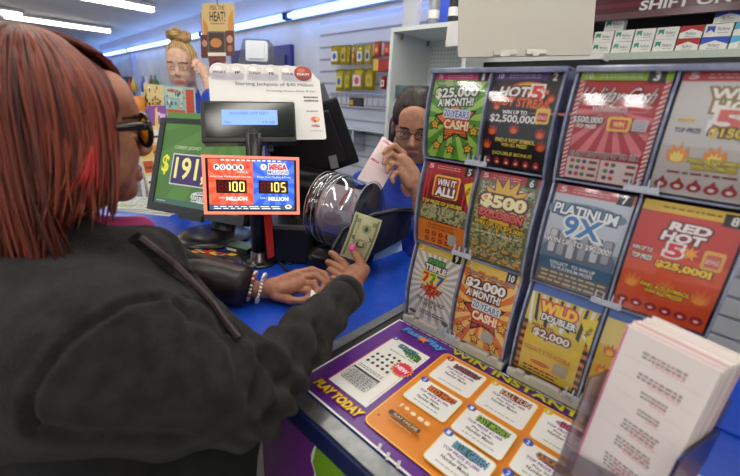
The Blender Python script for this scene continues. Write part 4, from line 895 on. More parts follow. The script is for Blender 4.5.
b = NB(); box(b, a.x - .2, -.2, a.z - .008, d.x + .5, -.035, a.z, R0); fin('glass_plate', b, mat((190, 210, 205), .15), t)
b = NB(); box(b, a.x + .3, -.19, a.z - .2, a.x + .32, -.04, a.z - .008, R0); fin('bracket', b, CHROME, t)
a = loc(wallpt(330, 93, .2)); d = loc(wallpt(394, 93, .2)); t = thing('wire_rack', R0 @ Vector(((a.x + d.x) / 2, -.2, a.z - .08)), 'white wire rail with upright prongs under the yellow packs', 'rack')
b = NB(); tube(b, [R0 @ Vector((a.x, -.2, a.z)), R0 @ Vector((d.x, -.2, a.z))], .005, 6); fin('rail', b, CHROME, t)
for k in range(12):
    x = a.x + (d.x - a.x) * (k + .5) / 12; b = NB(); tube(b, [R0 @ Vector((x, -.2, a.z)), R0 @ Vector((x, -.2, a.z - .09)), R0 @ Vector((x, -.03, a.z - .09))], .004, 6); fin('prong', b, CHROME, t)
b = NB(); a = loc(wallpt(351, 106, .21)); d = loc(wallpt(364, 98, .21)); box(b, a.x, a.y - .02, a.z, d.x, a.y, d.z, R0); box(b, a.x + .01, a.y - .025, a.z + .01, a.x + .05, a.y - .02, d.z - .02, R0, 1)
tag(fin('small_pack', b, [mat((34, 34, 38), .4), mat((206, 170, 60), .4)]), 'small black and yellow packet on the wire rail under the yellow packs', 'packet')
# ---- cigarette shelves, top right
def crow(px): return loc(ypt(px, 30, 2.1)).x
def cp(px, py): q = ypt(px, py, 2.1); return q
cl_ = cp(588, 57); cr_ = cp(742, 49)
t = thing('cigarette_rack', (cl_.x + .5, 2.25, cl_.z - .3), 'black open cigarette shelf with a dark red banner across its top', 'shelf')
zsh = (cp(600, 55).z + cp(735, 46.5).z) / 2
b = NB(); box(b, cl_.x - .55, 2.10, zsh - .03, cr_.x + .8, 2.35, zsh); fin('shelf', b, mat((186, 196, 186), .5), t)
b = NB(); box(b, cl_.x - .55, 2.09, zsh - .075, cr_.x + .8, 2.34, zsh - .03); fin('shelf_edge', b, mat((14, 14, 16), .4), t)
b = NB(); box(b, cl_.x - .55, 2.34, zsh - .6, cr_.x + .8, 2.36, 2.40); fin('back_panel', b, BLACKM, t)
zt = cp(650, 24).z
BF = frame(Vector((cp(668, 10).x, 2.08, cp(668, 14).z + .020)), (1, 0, 0), Vector((0, .12, 1)).normalized(), Vector((0, -1, .12)).normalized())
b = NB(); box(b, -.72, -.028, -.02, 1.0, .40, 0, BF); fin('banner_box', b, mat((46, 14, 22), .3), t)
A = Art(); A.rect(-500, -30, 800, 380, mat((70, 22, 32), .25)); A.rect(-500, -30, 800, -4, mat((90, 60, 66), .25))
for k in range(5): A.poly([(-500, 20 + k * 60), (800, 10 + k * 60), (800, 34 + k * 60), (-500, 34 + k * 60)], mat((96 - k * 10, 30, 44), .25))
A.poly([(-420, -8), (-340, -14), (-180, 160), (-180, 240), (-330, 220), (-420, 80)], (150, 146, 146)); A.poly([(-406, 4), (-344, 0), (-196, 160), (-200, 220), (-320, 204), (-406, 76)], (96, 92, 96))
for k in range(8): A.line(-400 + k * 20, 8 + k * 24, -356 + k * 20, 2 + k * 24, 7, (196, 192, 192))
A.text('SHIFT ON RED', 118, 16, 430, 34, (206, 200, 200), (90, 84, 88), ow=.02, b=.02)
A.mesh('banner', lambda u, v, z: BF @ Vector((u / 1000, v / 1000, .001 + z)), parent=t)
def cigpack(px, py, wpx, kind, lab, grp=None):
    q = cp(px, py); k_ = wpx * .0052; hh = .048
    return q, k_, hh
rows_ = [zsh + .0005, zsh + .047, zsh + .0935]
x0c = cp(588, 55).x; PW = .098
lay_ = [[(0, 'g'), (1, 'g'), (2, 'g'), (3, 'g'), (4, 'r'), (5, 'b'), (6, 'c'), (7, 'c'), (8, 'g')], [(0, 'g'), (1, 'g'), (2, 'g'), (3, 'g'), (4, 'r'), (5, 'w'), (6, 'c'), (7, 'r'), (8, 'g')], [(.4, 'g'), (5.2, 'b'), (6.4, 'o')]]
xs0 = [cp(p, 45).x for p in (591, 611, 631, 652, 675, 699, 728)]; 
def xof(i):
    i = float(i); k = int(min(i, 5)); return xs0[k] + (xs0[k + 1] - xs0[k]) * (i - k)
kn = dict(g='white pack with a green flag mark', r='white pack with a red roof-shaped band', b='white pack with a blue roof-shaped band', w='white pack with a small blue mark', c='white pack with a light blue band', o='white pack with a brown band')
rown = ('bottom layer', 'middle layer', 'top layer')
for j, rowl in enumerate(lay_):
    for i, kd in rowl:
        xa = xof(i) + .002; wd = min(xof(i + 1) - xof(i), .105) - .005 if i < 6 else .10; za = rows_[j]; hh = .045
        A = Art(); A.rect(0, 0, 100, 60, (232, 232, 224))
        if kd == 'g': A.poly([(8, 22), (8, 50), (34, 50), (34, 22), (21, 34)], (40, 150, 120)); A.text('Marlboro', 64, 32, 44, 16, (50, 70, 64)); A.fine(46, 14, 88, 1, 4, 3, (120, 130, 120), 3)
        elif kd == 'w': A.poly([(8, 18), (8, 50), (38, 50), (38, 18), (23, 34)], (50, 90, 180)); A.text('Marlboro', 68, 36, 44, 16, (50, 60, 90)); A.fine(50, 16, 88, 1, 4, 3, (120, 120, 140), 3)
        else:
            c_ = dict(r=(176, 30, 36), b=(44, 80, 190), c=(90, 180, 214), o=(150, 100, 50))[kd]
            A.poly([(0, 60), (0, 26), (50, 44), (100, 26), (100, 60)], c_); A.text('Marlboro', 50, 22, 44, 16, (40, 40, 44)); A.fine(26, 6, 76, 1, 4, 3, (120, 120, 124), 3)
        o = A.mesh('cigarette_pack', lambda u, v, z: Vector((xa + u / 100 * wd, 2.115 - z, za + v / 60 * hh)), body=(lambda bm, mi: box(bm, xa, 2.1155, za, xa + wd, 2.17, za + hh, None, mi), mat((226, 226, 218), .5)))
        tag(o, '%s, %s on the dark shelf%s' % (kn[kd], rown[j], '' if kd in 'g' else ', right half'), 'cigarette pack', 'cigarette packs, %s, %s' % (rown[j], kn[kd]))
# low dark display and purple card seen under the hanging board
b = NB(); a = ypt(472, 64, 1.9); d = ypt(540, 56, 1.9); box(b, a.x, 1.9, a.z - .3, d.x + .25, 2.0, d.z - .01); box(b, a.x - .01, 1.895, d.z - .02, d.x + .26, 2.0, d.z, None, 1); tag(fin('display_box', b, [BLACKM, WHITE]), 'low black display box with a pale top edge, seen just over the ticket cases', 'box')
a = ypt(468, 66, 1.85); b = NB(); box(b, a.x - .03, 1.85, a.z - .12, a.x + .03, 1.855, a.z + .03); tag(fin('purple_card', b, mat((110, 40, 130), .5)), 'small purple card peeking over the left ticket case', 'card')

# ================================================================ LEFT BACKGROUND
HG = orient(at(218.5, 34, 2.05), -48, 14, 3)
t = thing('hanging_poster', HG @ Vector((0, -.17, 0)), 'die-cut cardboard poster reading HEAT! hanging from the ceiling', 'poster')
A = Art(); A.STEP = .0002
A.poly([(12, 120), (10, 260), (18, 292), (52, 300), (92, 296), (168, 300), (182, 286), (178, 120)], (206, 176, 120)); A.text('FEEL THE', 92, 276, 72, 18, (110, 84, 50), b=.02); A.text('HEAT!', 92, 236, 80, 44, (50, 38, 30), b=.02); A.fine(56, 200, 130, 1, 8, 6, (130, 100, 60), 3)
A.poly([(18, 130), (16, 230), (40, 190), (44, 130)], (196, 130, 60)); A.poly([(142, 130), (148, 230), (172, 270), (174, 130)], (200, 136, 64))
A.rr(0, 40, 46, 150, 8, (96, 40, 34)); A.rr(128, 50, 176, 170, 8, (96, 40, 34)); A.ell(152, 130, 16, 18, (190, 150, 120)); A.ell(152, 86, 14, 16, (160, 100, 80)); A.ell(20, 110, 14, 16, (180, 140, 110))
A.rr(36, 20, 130, 166, 10, (92, 80, 78)); A.rr(44, 70, 122, 158, 6, (60, 40, 34)); A.ell(80, 112, 30, 22, (190, 120, 60)); A.rect(36, 50, 130, 66, (226, 214, 200)); A.rr(40, -30, 126, 50, 8, (110, 40, 34)); A.ell(84, 10, 24, 20, (60, 24, 22))
def hb(bm, mi): prism(bm, [(-.092, -.05), (-.094, .11), (-.04, .145), (.075, .145), (.085, .11), (.08, -.09), (.03, -.10), (.03, -.18), (-.05, -.18), (-.055, -.11), (-.094, -.10)], -.006, -.001, HG, mi)
A.mesh('printed_board', flat(HG @ Matrix.Diagonal((1.06, 1.12, 1, 1)), .188, .309, 188, 309), parent=t, body=(hb, mat((150, 120, 90), .6)))
b = NB(); q = HG @ Vector((0, .15, 0)); tube(b, [q, Vector((q.x, q.y, 2.45))], .0035, 6); fin('hanging_cord', b, mat((150, 70, 50), .6), t)
# clear acrylic camera-like dispenser seen behind the card
AC = at(258, 62, 1.75); AG = orient(AC, -48, 10, 0); CL3 = clear((226, 232, 240), .26, .12, 'clear_acrylic')
t = thing('acrylic_dispenser', (AC.x, AC.y, AC.z - .16), 'clear acrylic dispenser box standing behind the round tabs of the white card', 'dispenser')
b = NB(); prism(b, [(-.10, -.16), (.12, -.16), (.10, -.08), (.05, .0), (.05, .10), (-.07, .10), (-.09, .02)], -.09, .0, AG); fin('body', b, CL3, t)
b = NB(); prism(b, rrect(-.055, .0, .045, .09, .01), .0, .012, AG); prism(b, rrect(-.045, .01, .035, .08, .01), .012, .02, AG); fin('front_frame', b, mat((228, 232, 238), .15), t)
b = NB(); tube(b, [AG @ Vector((0, -.15, -.04)), Vector((AC.x, AC.y, CT + .01))], .012, 10); lathe(b, [(0, 0), (.08, 0), (.08, .01), (.0, .014)], Matrix.Translation((AC.x, AC.y, CT)), 20); fin('stand', b, mat((150, 154, 160), .3), t)
# shelf unit with posters in front of the blonde woman
p_ = at(165, 120, 1.8); SM_ = orient(p_, -50, 0, 0)
def card(name, px, py, wpx, hpx, d, az, ro, art, lab, cat, W=100, H=100, th=.003):
    c = at(px, py, d); M = orient(c, az, 5, ro); w_, h_ = wpx * d / F, hpx * d / F; A = Art(); art(A)
    o = A.mesh(name, flat(M, w_, h_, W, H), body=(lambda bm, mi: box(bm, -w_ / 2, -h_ / 2, -th, w_ / 2, h_ / 2, -.0002, M, mi), WHITE)); return tag(o, lab, cat)
def aP(A):
    A.rect(0, 0, 100, 100, (150, 190, 180)); A.rect(2, 60, 60, 96, (186, 206, 190)); A.rect(70, 6, 96, 92, (190, 70, 50)); A.rect(4, 4, 66, 18, (196, 84, 50)); rn = random.Random(5)
    for k in range(22): x, y = rn.uniform(6, 62), rn.uniform(20, 80); A.rect(x, y, x + rn.uniform(3, 9), y + rn.uniform(4, 14), [(90, 90, 110), (220, 210, 190), (200, 120, 60), (70, 110, 130)][k % 4])
    A.text('MEGA', 30, 84, 36, 10, (190, 70, 60), b=.05)
card('scenic_poster', 180, 101, 31, 27, 1.75, -50, -1, aP, 'pale green poster with a red strip, below the face of the blonde woman', 'poster')
def aQ(A):
    A.rect(0, 0, 100, 100, (214, 196, 140)); rn = random.Random(9)
    for k in range(30): x, y = rn.uniform(0, 90), rn.uniform(0, 84); A.rect(x, y, x + rn.uniform(5, 12), y + rn.uniform(6, 18), [(200, 160, 50), (110, 90, 60), (220, 220, 210), (150, 60, 40), (60, 90, 70)][k % 5])
card('printed_leaflet', 154, 97, 20, 24, 1.85, -50, -2, aQ, 'tan and yellow leaflet standing left of the pale green poster', 'leaflet')
def aR(A): A.rect(0, 0, 100, 100, (140, 80, 160)); A.rect(30, 0, 76, 30, (236, 190, 60)); A.poly([(28, 20), (44, 90), (56, 96), (48, 30)], (240, 200, 90)); A.text('Play', 70, 62, 44, 26, (240, 214, 236), b=.04)
card('purple_sign', 158, 119, 20, 25, 1.55, -50, 5, aR, 'small purple sign reading Play, left of the monitor top', 'sign')
def aS(A):
    A.rect(0, 0, 100, 100, (236, 214, 150))
    for j in range(5):
        for i in range(2): A.rr(6 + i * 48, 4 + j * 19, 46 + i * 48, 19 + j * 19, 3, [(232, 150, 40), (240, 240, 230), (210, 90, 40), (240, 200, 80)][(i + j) % 4]); A.rect(10 + i * 48, 9 + j * 19, 40 + i * 48, 12 + j * 19, (120, 70, 40))
card('slip_rack_card', 155, 166, 26, 76, 1.58, -50, 8, aS, 'tall rack card of orange and white game boxes beside the left edge of the monitor', 'card')
def aN(A): A.rect(0, 0, 100, 100, (206, 208, 200)); A.fine(6, 84, 94, 7, 12, 5, (120, 124, 120), 5); A.rect(8, 8, 40, 34, (150, 160, 120))
for k in range(3):
    c = atz(155 - k * 3, 207 - k * 2, CT + .0025 + k * .0052); M = frame(c, Vector((cos(.6 + k * .1), sin(.6 + k * .1), 0)), Vector((-sin(.6 + k * .1), cos(.6 + k * .1), 0)), Vector((0, 0, 1))); A = Art(); aN(A)
    o = A.mesh('newspaper', flat(M, .28, .2, 100, 100), body=(lambda bm, mi: box(bm, -.14, -.1, -.0025, .14, .1, -.0001, M, mi), WHITE)); tag(o, ('folded grey newspaper, lowest of the pile left of the monitor', 'folded grey newspaper, middle of the pile left of the monitor', 'folded grey newspaper, topmost of the pile left of the monitor')[k], 'newspaper')
b = NB(); lathe(b, [(0, 0), (.032, 0), (.04, .1), (.037, .1), (.03, .006), (0, .006)], SM_ @ Matrix.Rotation(-pi / 2, 4, 'X') @ Matrix.Translation((-.15, .03, .001)), 20); tag(fin('cup', b, mat((206, 130, 40), .5), smooth=True), 'orange cup beside the purple sign, next to the customer glasses', 'cup')
# back shelf carrying them
b = NB(); p_ = at(165, 120, 1.8)
t = thing('display_shelf', (p_.x, p_.y, CT), 'white display rack on the counter holding posters and leaflets left of the monitor', 'rack')
box(b, -.20, -.5, -.06, -.18, .0, -.04, SM_); box(b, .06, -.5, -.06, .08, .0, -.04, SM_); fin('post', b, WHITE, t)
b = NB(); box(b, -.2, -.02, -.1, .08, -.0, .02, SM_); fin('shelf', b, WHITE, t)
# coloured bottles behind the far window
rn = random.Random(8); bc_ = [(60, 130, 70), (200, 60, 50), (226, 190, 70), (80, 110, 190), (236, 236, 236), (150, 90, 50)]
for k in range(12):
    px = (128, 131.5, 135, 145, 149, 153, 157)[k % 7]; q = loc(wallpt(px, 92 + (k // 7) * 10, .12)); b = NB(); lathe(b, [(0, 0), (.06, 0), (.06, .16), (.02, .24), (.02, .3), (0, .3)], R0 @ Matrix.Translation((q.x, q.y, q.z)), 12)
    tag(fin('bottle', b, mat(bc_[k % 6], .3), smooth=True), 'small coloured bottle in front of the far blue-framed windows', 'bottle', 'bottles by the far windows')

# ================================================================ UNDER THE COUNTER EDGE
A = Art(); FP = frame(Vector((-.475, YF - .0135, .60)), (1, 0, 0), (0, 0, 1), (0, -1, 0))
yw = [(92 + 3 * sin(k * 1.3) + (2 if k % 2 else 0), 100 - k * 4) for k in range(26)]
A.add([(0, 100), (0, 0)] + yw[::-1], [tuple(range(28))], WH); yw2 = [(x - 3 + (1 if k % 3 else -1), y) for k, (x, y) in enumerate(yw)]
A.add([(0, 100), (0, 0)] + yw2[::-1], [tuple(range(28))], (112, 36, 132))
o = A.mesh('torn_poster', flat(FP, .20, .5, 100, 100)); tag(o, 'purple poster with a torn white edge on the green counter front', 'poster')
A = Art(); FP = frame(Vector((-.70, YF - .0145, .55)), (1, 0, 0), (0, 0, 1), (0, -1, 0))
A.rect(0, 0, 100, 100, (206, 204, 200)); A.text('play', 62, 78, 70, 30, (40, 120, 196), (30, 60, 110), ow=.03, b=.06); A.flame(16, 70, 16, (226, 150, 40), (240, 190, 70)); A.ell(30, 40, 20, 14, (206, 150, 60)); A.text('play', 60, 38, 66, 26, (60, 90, 170), b=.05)
o = A.mesh('lettered_poster', flat(FP, .26, .5, 100, 100)); tag(o, 'white poster with blue lettering below the elbow, left of the torn purple poster', 'poster')
# ================================================================ PEOPLE
def v3(p): return np.array(p, float)
def head_axes(C, phi, pit, s=1.0, roll=0):
    phi, pit, roll = radians(phi), radians(pit), radians(roll)
    f = Vector((-sin(phi) * cos(pit), cos(phi) * cos(pit), -sin(pit))); r = Vector((cos(phi), sin(phi), 0)); u = r.cross(f)
    r2 = cos(roll) * r + sin(roll) * u; u2 = -sin(roll) * r + cos(roll) * u
    return frame(Vector(C), r2 * s, f * s, u2 * s)
def R3(M): return [[M[i][j] / Vector((M[0][j], M[1][j], M[2][j])).length for j in range(3)] for i in range(3)]
def head_net(M, vox=.003, neck=((0, -.035, -.06), (0, -.06, -.20)), nr=.052, full=1.0, s=1.0, cr=1.0):
    C = M.to_translation(); S_ = Sdf([C[i] - .24 * s for i in range(3)], [C[i] + .2 * s for i in range(3)], vox)
    L = lambda a, b, c: tuple(M @ Vector((a, b, c))); R = R3(M)
    E = lambda c, r, k=.015, op='u': S_.ell(L(*c), [q * s for q in r], R, k, op)
    K = lambda a, b, ra, rb=None, k=.01, op='u': S_.cap(L(*a), L(*b), ra * s, (rb or ra) * s, k, op)
    E((0, -.015, .03 * cr), (.073, .093, .090 * cr)); E((0, .03, -.04), (.057 * full, .060, .075), .03); E((0, .068, -.098), (.024, .018, .018), .025)
    for q in (-1, 1):
        E((q * .034, .060, -.032), (.024 * full, .022, .026), .02); K((q * .036, .080, .022), (q * .010, .087, .022), .009, .009, .012)
        E((q * .050, .02, -.065), (.016 * full, .035, .022), .03); E((q * .010, .099, -.037), (.0085, .010, .0075), .006); E((q * .076, -.008, -.008), (.008, .018, .030), .006)
    E((0, .072, .05 * cr), (.050, .022, .035), .03)
    K((0, .086, .014), (0, .108, -.028), .007, .0115, .010); E((0, .108, -.032), (.011, .010, .009), .006)
    for q in (-1, 1):
        E((q * .031, .098, .001), (.017, .012, .0105), .008, 's'); E((q * .031, .0755, .001), (.0125, .0125, .0125), .003)
        K((q * .044, .081, .0075), (q * .020, .088, .0085), .0056, .0056, .004); K((q * .044, .080, -.0085), (q * .020, .087, -.009), .0048, .0048, .004)
    K((-.021, .082, -.069), (0, .092, -.0655), .0052, .0065, .004); K((.021, .082, -.069), (0, .092, -.0655), .0052, .0065, .004)
    K((-.019, .082, -.075), (0, .091, -.078), .0052, .0078, .004); K((.019, .082, -.075), (0, .091, -.078), .0052, .0078, .004)
    K(neck[0], neck[1], nr, nr * 1.08, .03)
    return S_.net()
def lipmat(P, Q, M):
    Mi = np.array(M.inverted()); c = P[Q].mean(1); l = c @ Mi[:3, :3].T + Mi[:3, 3]
    lip = ((l[:, 0] / .025) ** 2 + ((l[:, 2] + .0715) / .0115) ** 2 < 1) & (l[:, 1] > .078)
    brow = (np.abs(np.abs(l[:, 0]) - .032) < .018) & (np.abs(l[:, 2] - .024 + (np.abs(l[:, 0]) - .032) ** 2 * 12) < .0035) & (l[:, 1] > .06)
    m = np.zeros(len(Q), int); m[lip] = 1; m[brow] = 2; return m
def eyes(M, s, parent, iris):
    for q in (-1, 1):
        b = NB(); sphere(b, (q * .031, .0765, .001), .0122, M, 20, 0); sphere(b, (q * .031, .0818, .000), .0074, M, 14, 1); sphere(b, (q * .031, .0868, .0), .0030, M, 10, 2)
        fin('eye', b, [mat((226, 220, 214), .25), mat(iris, .2), mat((8, 8, 8), .15)], parent, smooth=True)
def limb(nets, vox, segs, k=.03):
    pts = np.array([s_[0] for s_ in segs] + [s_[1] for s_ in segs]); r = max(max(s_[2:4]) for s_ in segs) + .05
    S_ = Sdf(pts.min(0) - r, pts.max(0) + r, vox)
    for a, c, ra, rb in segs: S_.cap(a, c, ra, rb, k)
    nets.append(S_.net())
def hand_net(nets, palm, fingers, vox=.0022, k=.004):
    allp = np.array([p for c in fingers for p, r in c] + [p for p, q, ra, rb in palm] + [q for p, q, ra, rb in palm]); S_ = Sdf(allp.min(0) - .035, allp.max(0) + .035, vox)
    for p, q, ra, rb in palm: S_.cap(p, q, ra, rb, .010)
    for c in fingers:
        for (a, ra), (d, rb) in zip(c, c[1:]): S_.cap(a, d, ra, rb, k)
    P, Q = S_.net(); nets.append((P, Q))
def body_obj(name, nets, mats, parent, fm=None):
    P, Q = join_nets(nets); return netobj(name, P, Q, mats, parent, fm)
def strandmesh(paths, parent, m, name='hair_strands', n=5, flat=.45):
    b = NB()
    for pts, r in paths:
        k = len(pts); rr_ = [r * (.35 + .65 * sin(pi * min(1, (i + .6) / k * 1.05)) ** .6) for i in range(k)]; rr_[-1] = r * .15
        tube(b, pts, rr_, n, flat=flat)
    return fin(name, b, m, parent, smooth=True)

# ---------------------------------------------------------------- the customer, red hair and charcoal fleece
def SKIN(c1, c2, n): return noisy(c1, c2, 60, .48, .12, n, spec=.45, bscale=260)
EYE = at(134, 130, .585); PHI, PIT = 3, 1
Mt = head_axes((0, 0, 0), PHI, PIT); HC_ = EYE - Mt @ Vector((.03, .085, 0)); HM = head_axes(HC_, PHI, PIT)
cust = thing('person', (HC_.x, HC_.y - .06, 0), 'person with red-brown bob, glasses and charcoal fleece leaning at the counter, holding out a banknote', 'person')
sk = SKIN((150, 96, 72), (172, 118, 92), 'brown_skin'); lipm = mat((134, 78, 72), .4); brow = mat((40, 26, 22), .7)
nets = []; hn = head_net(HM, .0028, full=1.12, cr=.92); hn = (relax(*hn, 1), hn[1]); nets.append(hn)
SH = v3(at(100, 352, .48)); EL = v3(at(247, 400, .56)); WR = v3(at(351, 288, .82)); cs_ = Vector((HC_.x, HC_.y - .07, 0))
LS = v3((HC_.x - .20, HC_.y - .06, 1.10)); LE = v3((-.93, .27, .995)); LW = v3(at(258, 290, .96))
ch = v3((cs_.x, cs_.y - .02, 1.0)); be = v3((cs_.x + .0, cs_.y + .0, .84)); hi = v3((cs_.x, cs_.y - .06, .70))
seg = [(ch + v3((-.06, 0, .03)), ch + v3((.06, 0, .03)), .10, .10), (ch, be, .12, .12), (be, hi, .12, .13), (SH, EL, .04, .035), (EL, WR, .035, .024), (LS, LE, .04, .035), (LE, LW, .035, .024), (SH, ch + v3((0, 0, .06)), .04, .08), (LS, ch + v3((0, 0, .06)), .04, .08), (ch + v3((0, 0, .08)), v3(HM @ Vector((0, -.06, -.18))), .07, .055)]
for q in (-1, 1):
    hp = hi + v3((q * .09, 0, -.02)); kn = v3((hp[0] + q * .02, hp[1] + .02, .42)); an = v3((hp[0] + q * .02, hp[1] - .03, .08))
    seg += [(hp, kn, .085, .06), (kn, an, .055, .035), (an + v3((0, -.02, -.03)), an + v3((0, .15, -.045)), .035, .03)]
limb(nets, .009, seg)
W = lambda *a: v3(at(*a))
# right hand with the banknote: thumb on top, four fingers under it
hand_net(nets, [(W(352, 292, .82), W(353, 280, .84), .024, .024), (W(350, 280, .845), W(356, 272, .855), .020, .020), (W(358, 276, .84), W(364, 270, .848), .016, .014), (W(348, 284, .85), W(350, 272, .865), .016, .013)],
         [[(W(362, 276, .84), .0125), (W(361, 263, .850), .0105), (W(354, 251, .860), .0088), (W(352, 247, .862), .0075)],
          [(W(352, 272, .865), .0100), (W(342, 262, .888), .0088), (W(334, 255, .892), .0078), (W(331, 253, .89), .0070)],
          [(W(350, 275, .865), .0100), (W(338, 267, .886), .0088), (W(330, 263, .888), .0078), (W(328, 262, .886), .0070)],
          [(W(348, 279, .86), .0095), (W(337, 274, .88), .0085), (W(331, 271, .882), .0075), (W(329, 270, .88), .0065)],
          [(W(347, 283, .855), .0085), (W(339, 281, .87), .0075), (W(334, 279, .872), .0068), (W(332, 278, .87), .0060)]])
# left hand resting, fingers curled under
hand_net(nets, [(W(256, 290, .955), W(272, 288, .965), .022, .024), (W(272, 288, .965), W(296, 278, .98), .024, .022), (W(276, 292, .955), W(298, 286, .965), .020, .018), (W(284, 290, .95), W(300, 284, .962), .016, .016)],
         [[(W(296, 274, .985), .0115), (W(312, 270, .985), .0100), (W(324, 274, .975), .0088), (W(330, 281, .965), .0075)],
          [(W(298, 278, .98), .0115), (W(316, 276, .975), .0100), (W(326, 283, .965), .0088), (W(322, 290, .955), .0078)],
          [(W(299, 284, .97), .0110), (W(314, 284, .962), .0095), (W(318, 292, .952), .0085), (W(311, 296, .945), .0075)],
          [(W(298, 289, .96), .0100), (W(309, 291, .952), .0088), (W(309, 298, .945), .0078), (W(303, 299, .94), .0068)],
          [(W(276, 296, .945), .0130), (W(290, 300, .94), .0105), (W(302, 301, .935), .0090), (W(309, 299, .932), .0078)]])
P, Q = join_nets(nets); fm = np.zeros(len(Q), int); fm[:len(hn[1])] = lipmat(hn[0], hn[1], HM)
netobj('body', P, Q, [sk, lipm, brow], cust, fm); eyes(HM, 1, cust, (60, 36, 24))
b = NB(); nm_ = orient(W(351.8, 247.5, .850), -48, 20, -20); sphere(b, (0, 0, 0), 1, nm_ @ Matrix.Diagonal((.0072, .0085, .0025, 1)), 14); fin('thumb_nail', b, mat((226, 90, 170), .25), cust, smooth=True)
# jacket
S_ = Sdf((-1.2, -.33, .74), (-.25, .66, 1.32), .0065)
K = lambda a, c, ra, rb, k=.045: S_.cap(a, c, ra, rb, k)
shy = v3((0, 0, .0))
K(ch + v3((-.10, -.02, .04)), ch + v3((.10, -.02, .04)), .135, .135); K(ch + v3((-.06, .0, -.05)), ch + v3((.06, .0, -.05)), .155, .155); K(be + v3((-.07, .0, .04)), be + v3((.13, .0, .06)), .16, .16)
MD = EL * .5 + SH * .5 + v3((0, 0, -.004)); K(SH, MD, .106, .092, .05); K(MD, EL, .092, .068, .02); K(EL, EL * .5 + WR * .5, .066, .048, .012); K(EL * .5 + WR * .5, WR + (EL - WR) * .05, .048, .036, .02); K(v3(at(130, 260, .61)), v3(at(216, 352, .585)), .056, .056, .03); K(v3(at(100, 262, .60)), v3(at(152, 256, .61)), .052, .046, .02); K(v3(at(20, 266, .55)), v3(at(98, 262, .59)), .055, .045, .03)
K(SH, ch + v3((.02, -.02, .07)), .098, .12); K(LS, ch + v3((-.02, -.02, .07)), .09, .12); K(LS, LE, .085, .062, .04); K(LE, LW + (LE - LW) * .22, .060, .048, .03)
K(ch + v3((0, -.03, .10)), v3(HM @ Vector((0, -.07, -.17))), .11, .078, .05)
S_.plane((0, 0, .80), (0, 0, -1)); wd_ = (WR - EL) / np.linalg.norm(WR - EL); S_.plane(WR - wd_ * .004, wd_); 
P, Q = S_.net(); P = relax(P, Q, 2); N_ = vnormals(P, Q)
dv_ = np.array([list(RT), list(UP), list(FWD)])
def pix(P_): q = (P_ - np.array(CAM)) @ dv_.T; return 370 + F * q[:, 0] / q[:, 2], 238 - F * q[:, 1] / q[:, 2], q[:, 2]
X_, Y_, Z_ = pix(P)
def onmesh(x, y, off=0.0):   # the point of the jacket surface facing the aisle at this spot
    d = np.hypot(X_ - x, Y_ - y); c = np.where(d < max(4.0, d.min() + 1))[0]; i = c[np.argmin(Z_[c])]; return P[i] + N_[i] * off
def polydist(pl):
    d = np.full(len(P), 9.0)
    for a_, c_ in zip(pl, pl[1:]):
        ab = c_ - a_; t_ = np.clip(((P - a_) @ ab) / (ab @ ab), 0, 1); d = np.minimum(d, np.linalg.norm(P - a_ - t_[:, None] * ab, axis=1))
    return d
tf = (P - EL) @ wd_; nearE = np.linalg.norm(P - EL, axis=1); disp = np.zeros(len(P))
side = N_ @ v3((.1, .2, -.9)); w_ = np.exp(-((tf - .02) / .08) ** 2) * (nearE < .17)
disp += w_ * .0085 * np.sin(tf * 130 + 3 * np.sin(P[:, 2] * 26) + P[:, 0] * 20)
fw = np.exp(-((tf - .17) / .12) ** 2) * (tf > .03); disp += fw * .0060 * np.sin(tf * 100 + 2.4 * np.sin(P[:, 0] * 40 + P[:, 2] * 30))
disp += .0030 * np.sin(P[:, 2] * 34 + 3 * np.sin(P[:, 0] * 11) + P[:, 1] * 9) * (tf < .02)
def crease(pts, depth, width, ridge=.5):
    global disp
    d = polydist([onmesh(*q) for q in pts]); disp -= 1.5 * depth * np.exp(-(d / width) ** 2); disp += ridge * depth * np.exp(-((d - 2.2 * width) / (1.6 * width)) ** 2)
crease([(188, 293), (160, 296), (130, 303), (106, 313), (80, 330), (58, 348), (42, 370), (33, 395), (31, 412), (36, 430)], .0075, .0038, .3)
crease([(262, 352), (272, 372), (278, 396), (270, 420)], .010, .009); crease([(256, 356), (258, 380), (252, 404)], .009, .008); crease([(300, 338), (296, 362), (284, 384)], .007, .008)
crease([(318, 322), (322, 344), (316, 362)], .006, .007); crease([(338, 296), (340, 316), (338, 330)], .004, .006); crease([(215, 300), (230, 325), (250, 345)], .006, .007); crease([(178, 300), (200, 312), (222, 335)], .005, .008); crease([(40, 428), (110, 436), (180, 438)], .004, .009)
P = P + N_ * disp[:, None]; P = relax(P, Q, 1, .3)
FLEECE = noisy((37, 36, 35), (53, 50, 49), 34, .95, .5, 'charcoal_fleece', sheen=.08, spec=.1, bscale=420, detail=6)
jk = netobj('fleece_jacket', P, Q, FLEECE, cust)
# collar, zip and lapel
b = NB(); cA_ = [v3(HM @ Vector((.075 * cos(a), -.055 + .072 * sin(a), -.165 + .03 * sin(a)))) for a in np.linspace(-.2, 3.3, 0 + 14)]
CLm = noisy((28, 26, 26), (40, 37, 36), 60, .9, .3, 'collar_fleece', sheen=.2, spec=.1)
neckc = HM @ Vector((0, -.06, -.17))
rings = []
for i in range(25):
    a = radians(-62 + i * (304 / 24)) + pi; dirv = (HM.to_3x3() @ Vector((sin(a), cos(a), 0))).normalized()
    fr_ = abs(i - 12) / 12; hgt = .045 * (1 - .3 * fr_); base = neckc + dirv * .088 + Vector((0, 0, -.02 - .05 * fr_ ** 3)); topp = neckc + dirv * (.076 + .012 * fr_) + Vector((0, 0, hgt - .05 * fr_ ** 3)); fold = neckc + dirv * (.105 + .02 * fr_) + Vector((0, 0, hgt * .2 - .05 * fr_ ** 3))
    rings.append([b.verts.new(base), b.verts.new(topp), b.verts.new(fold)])
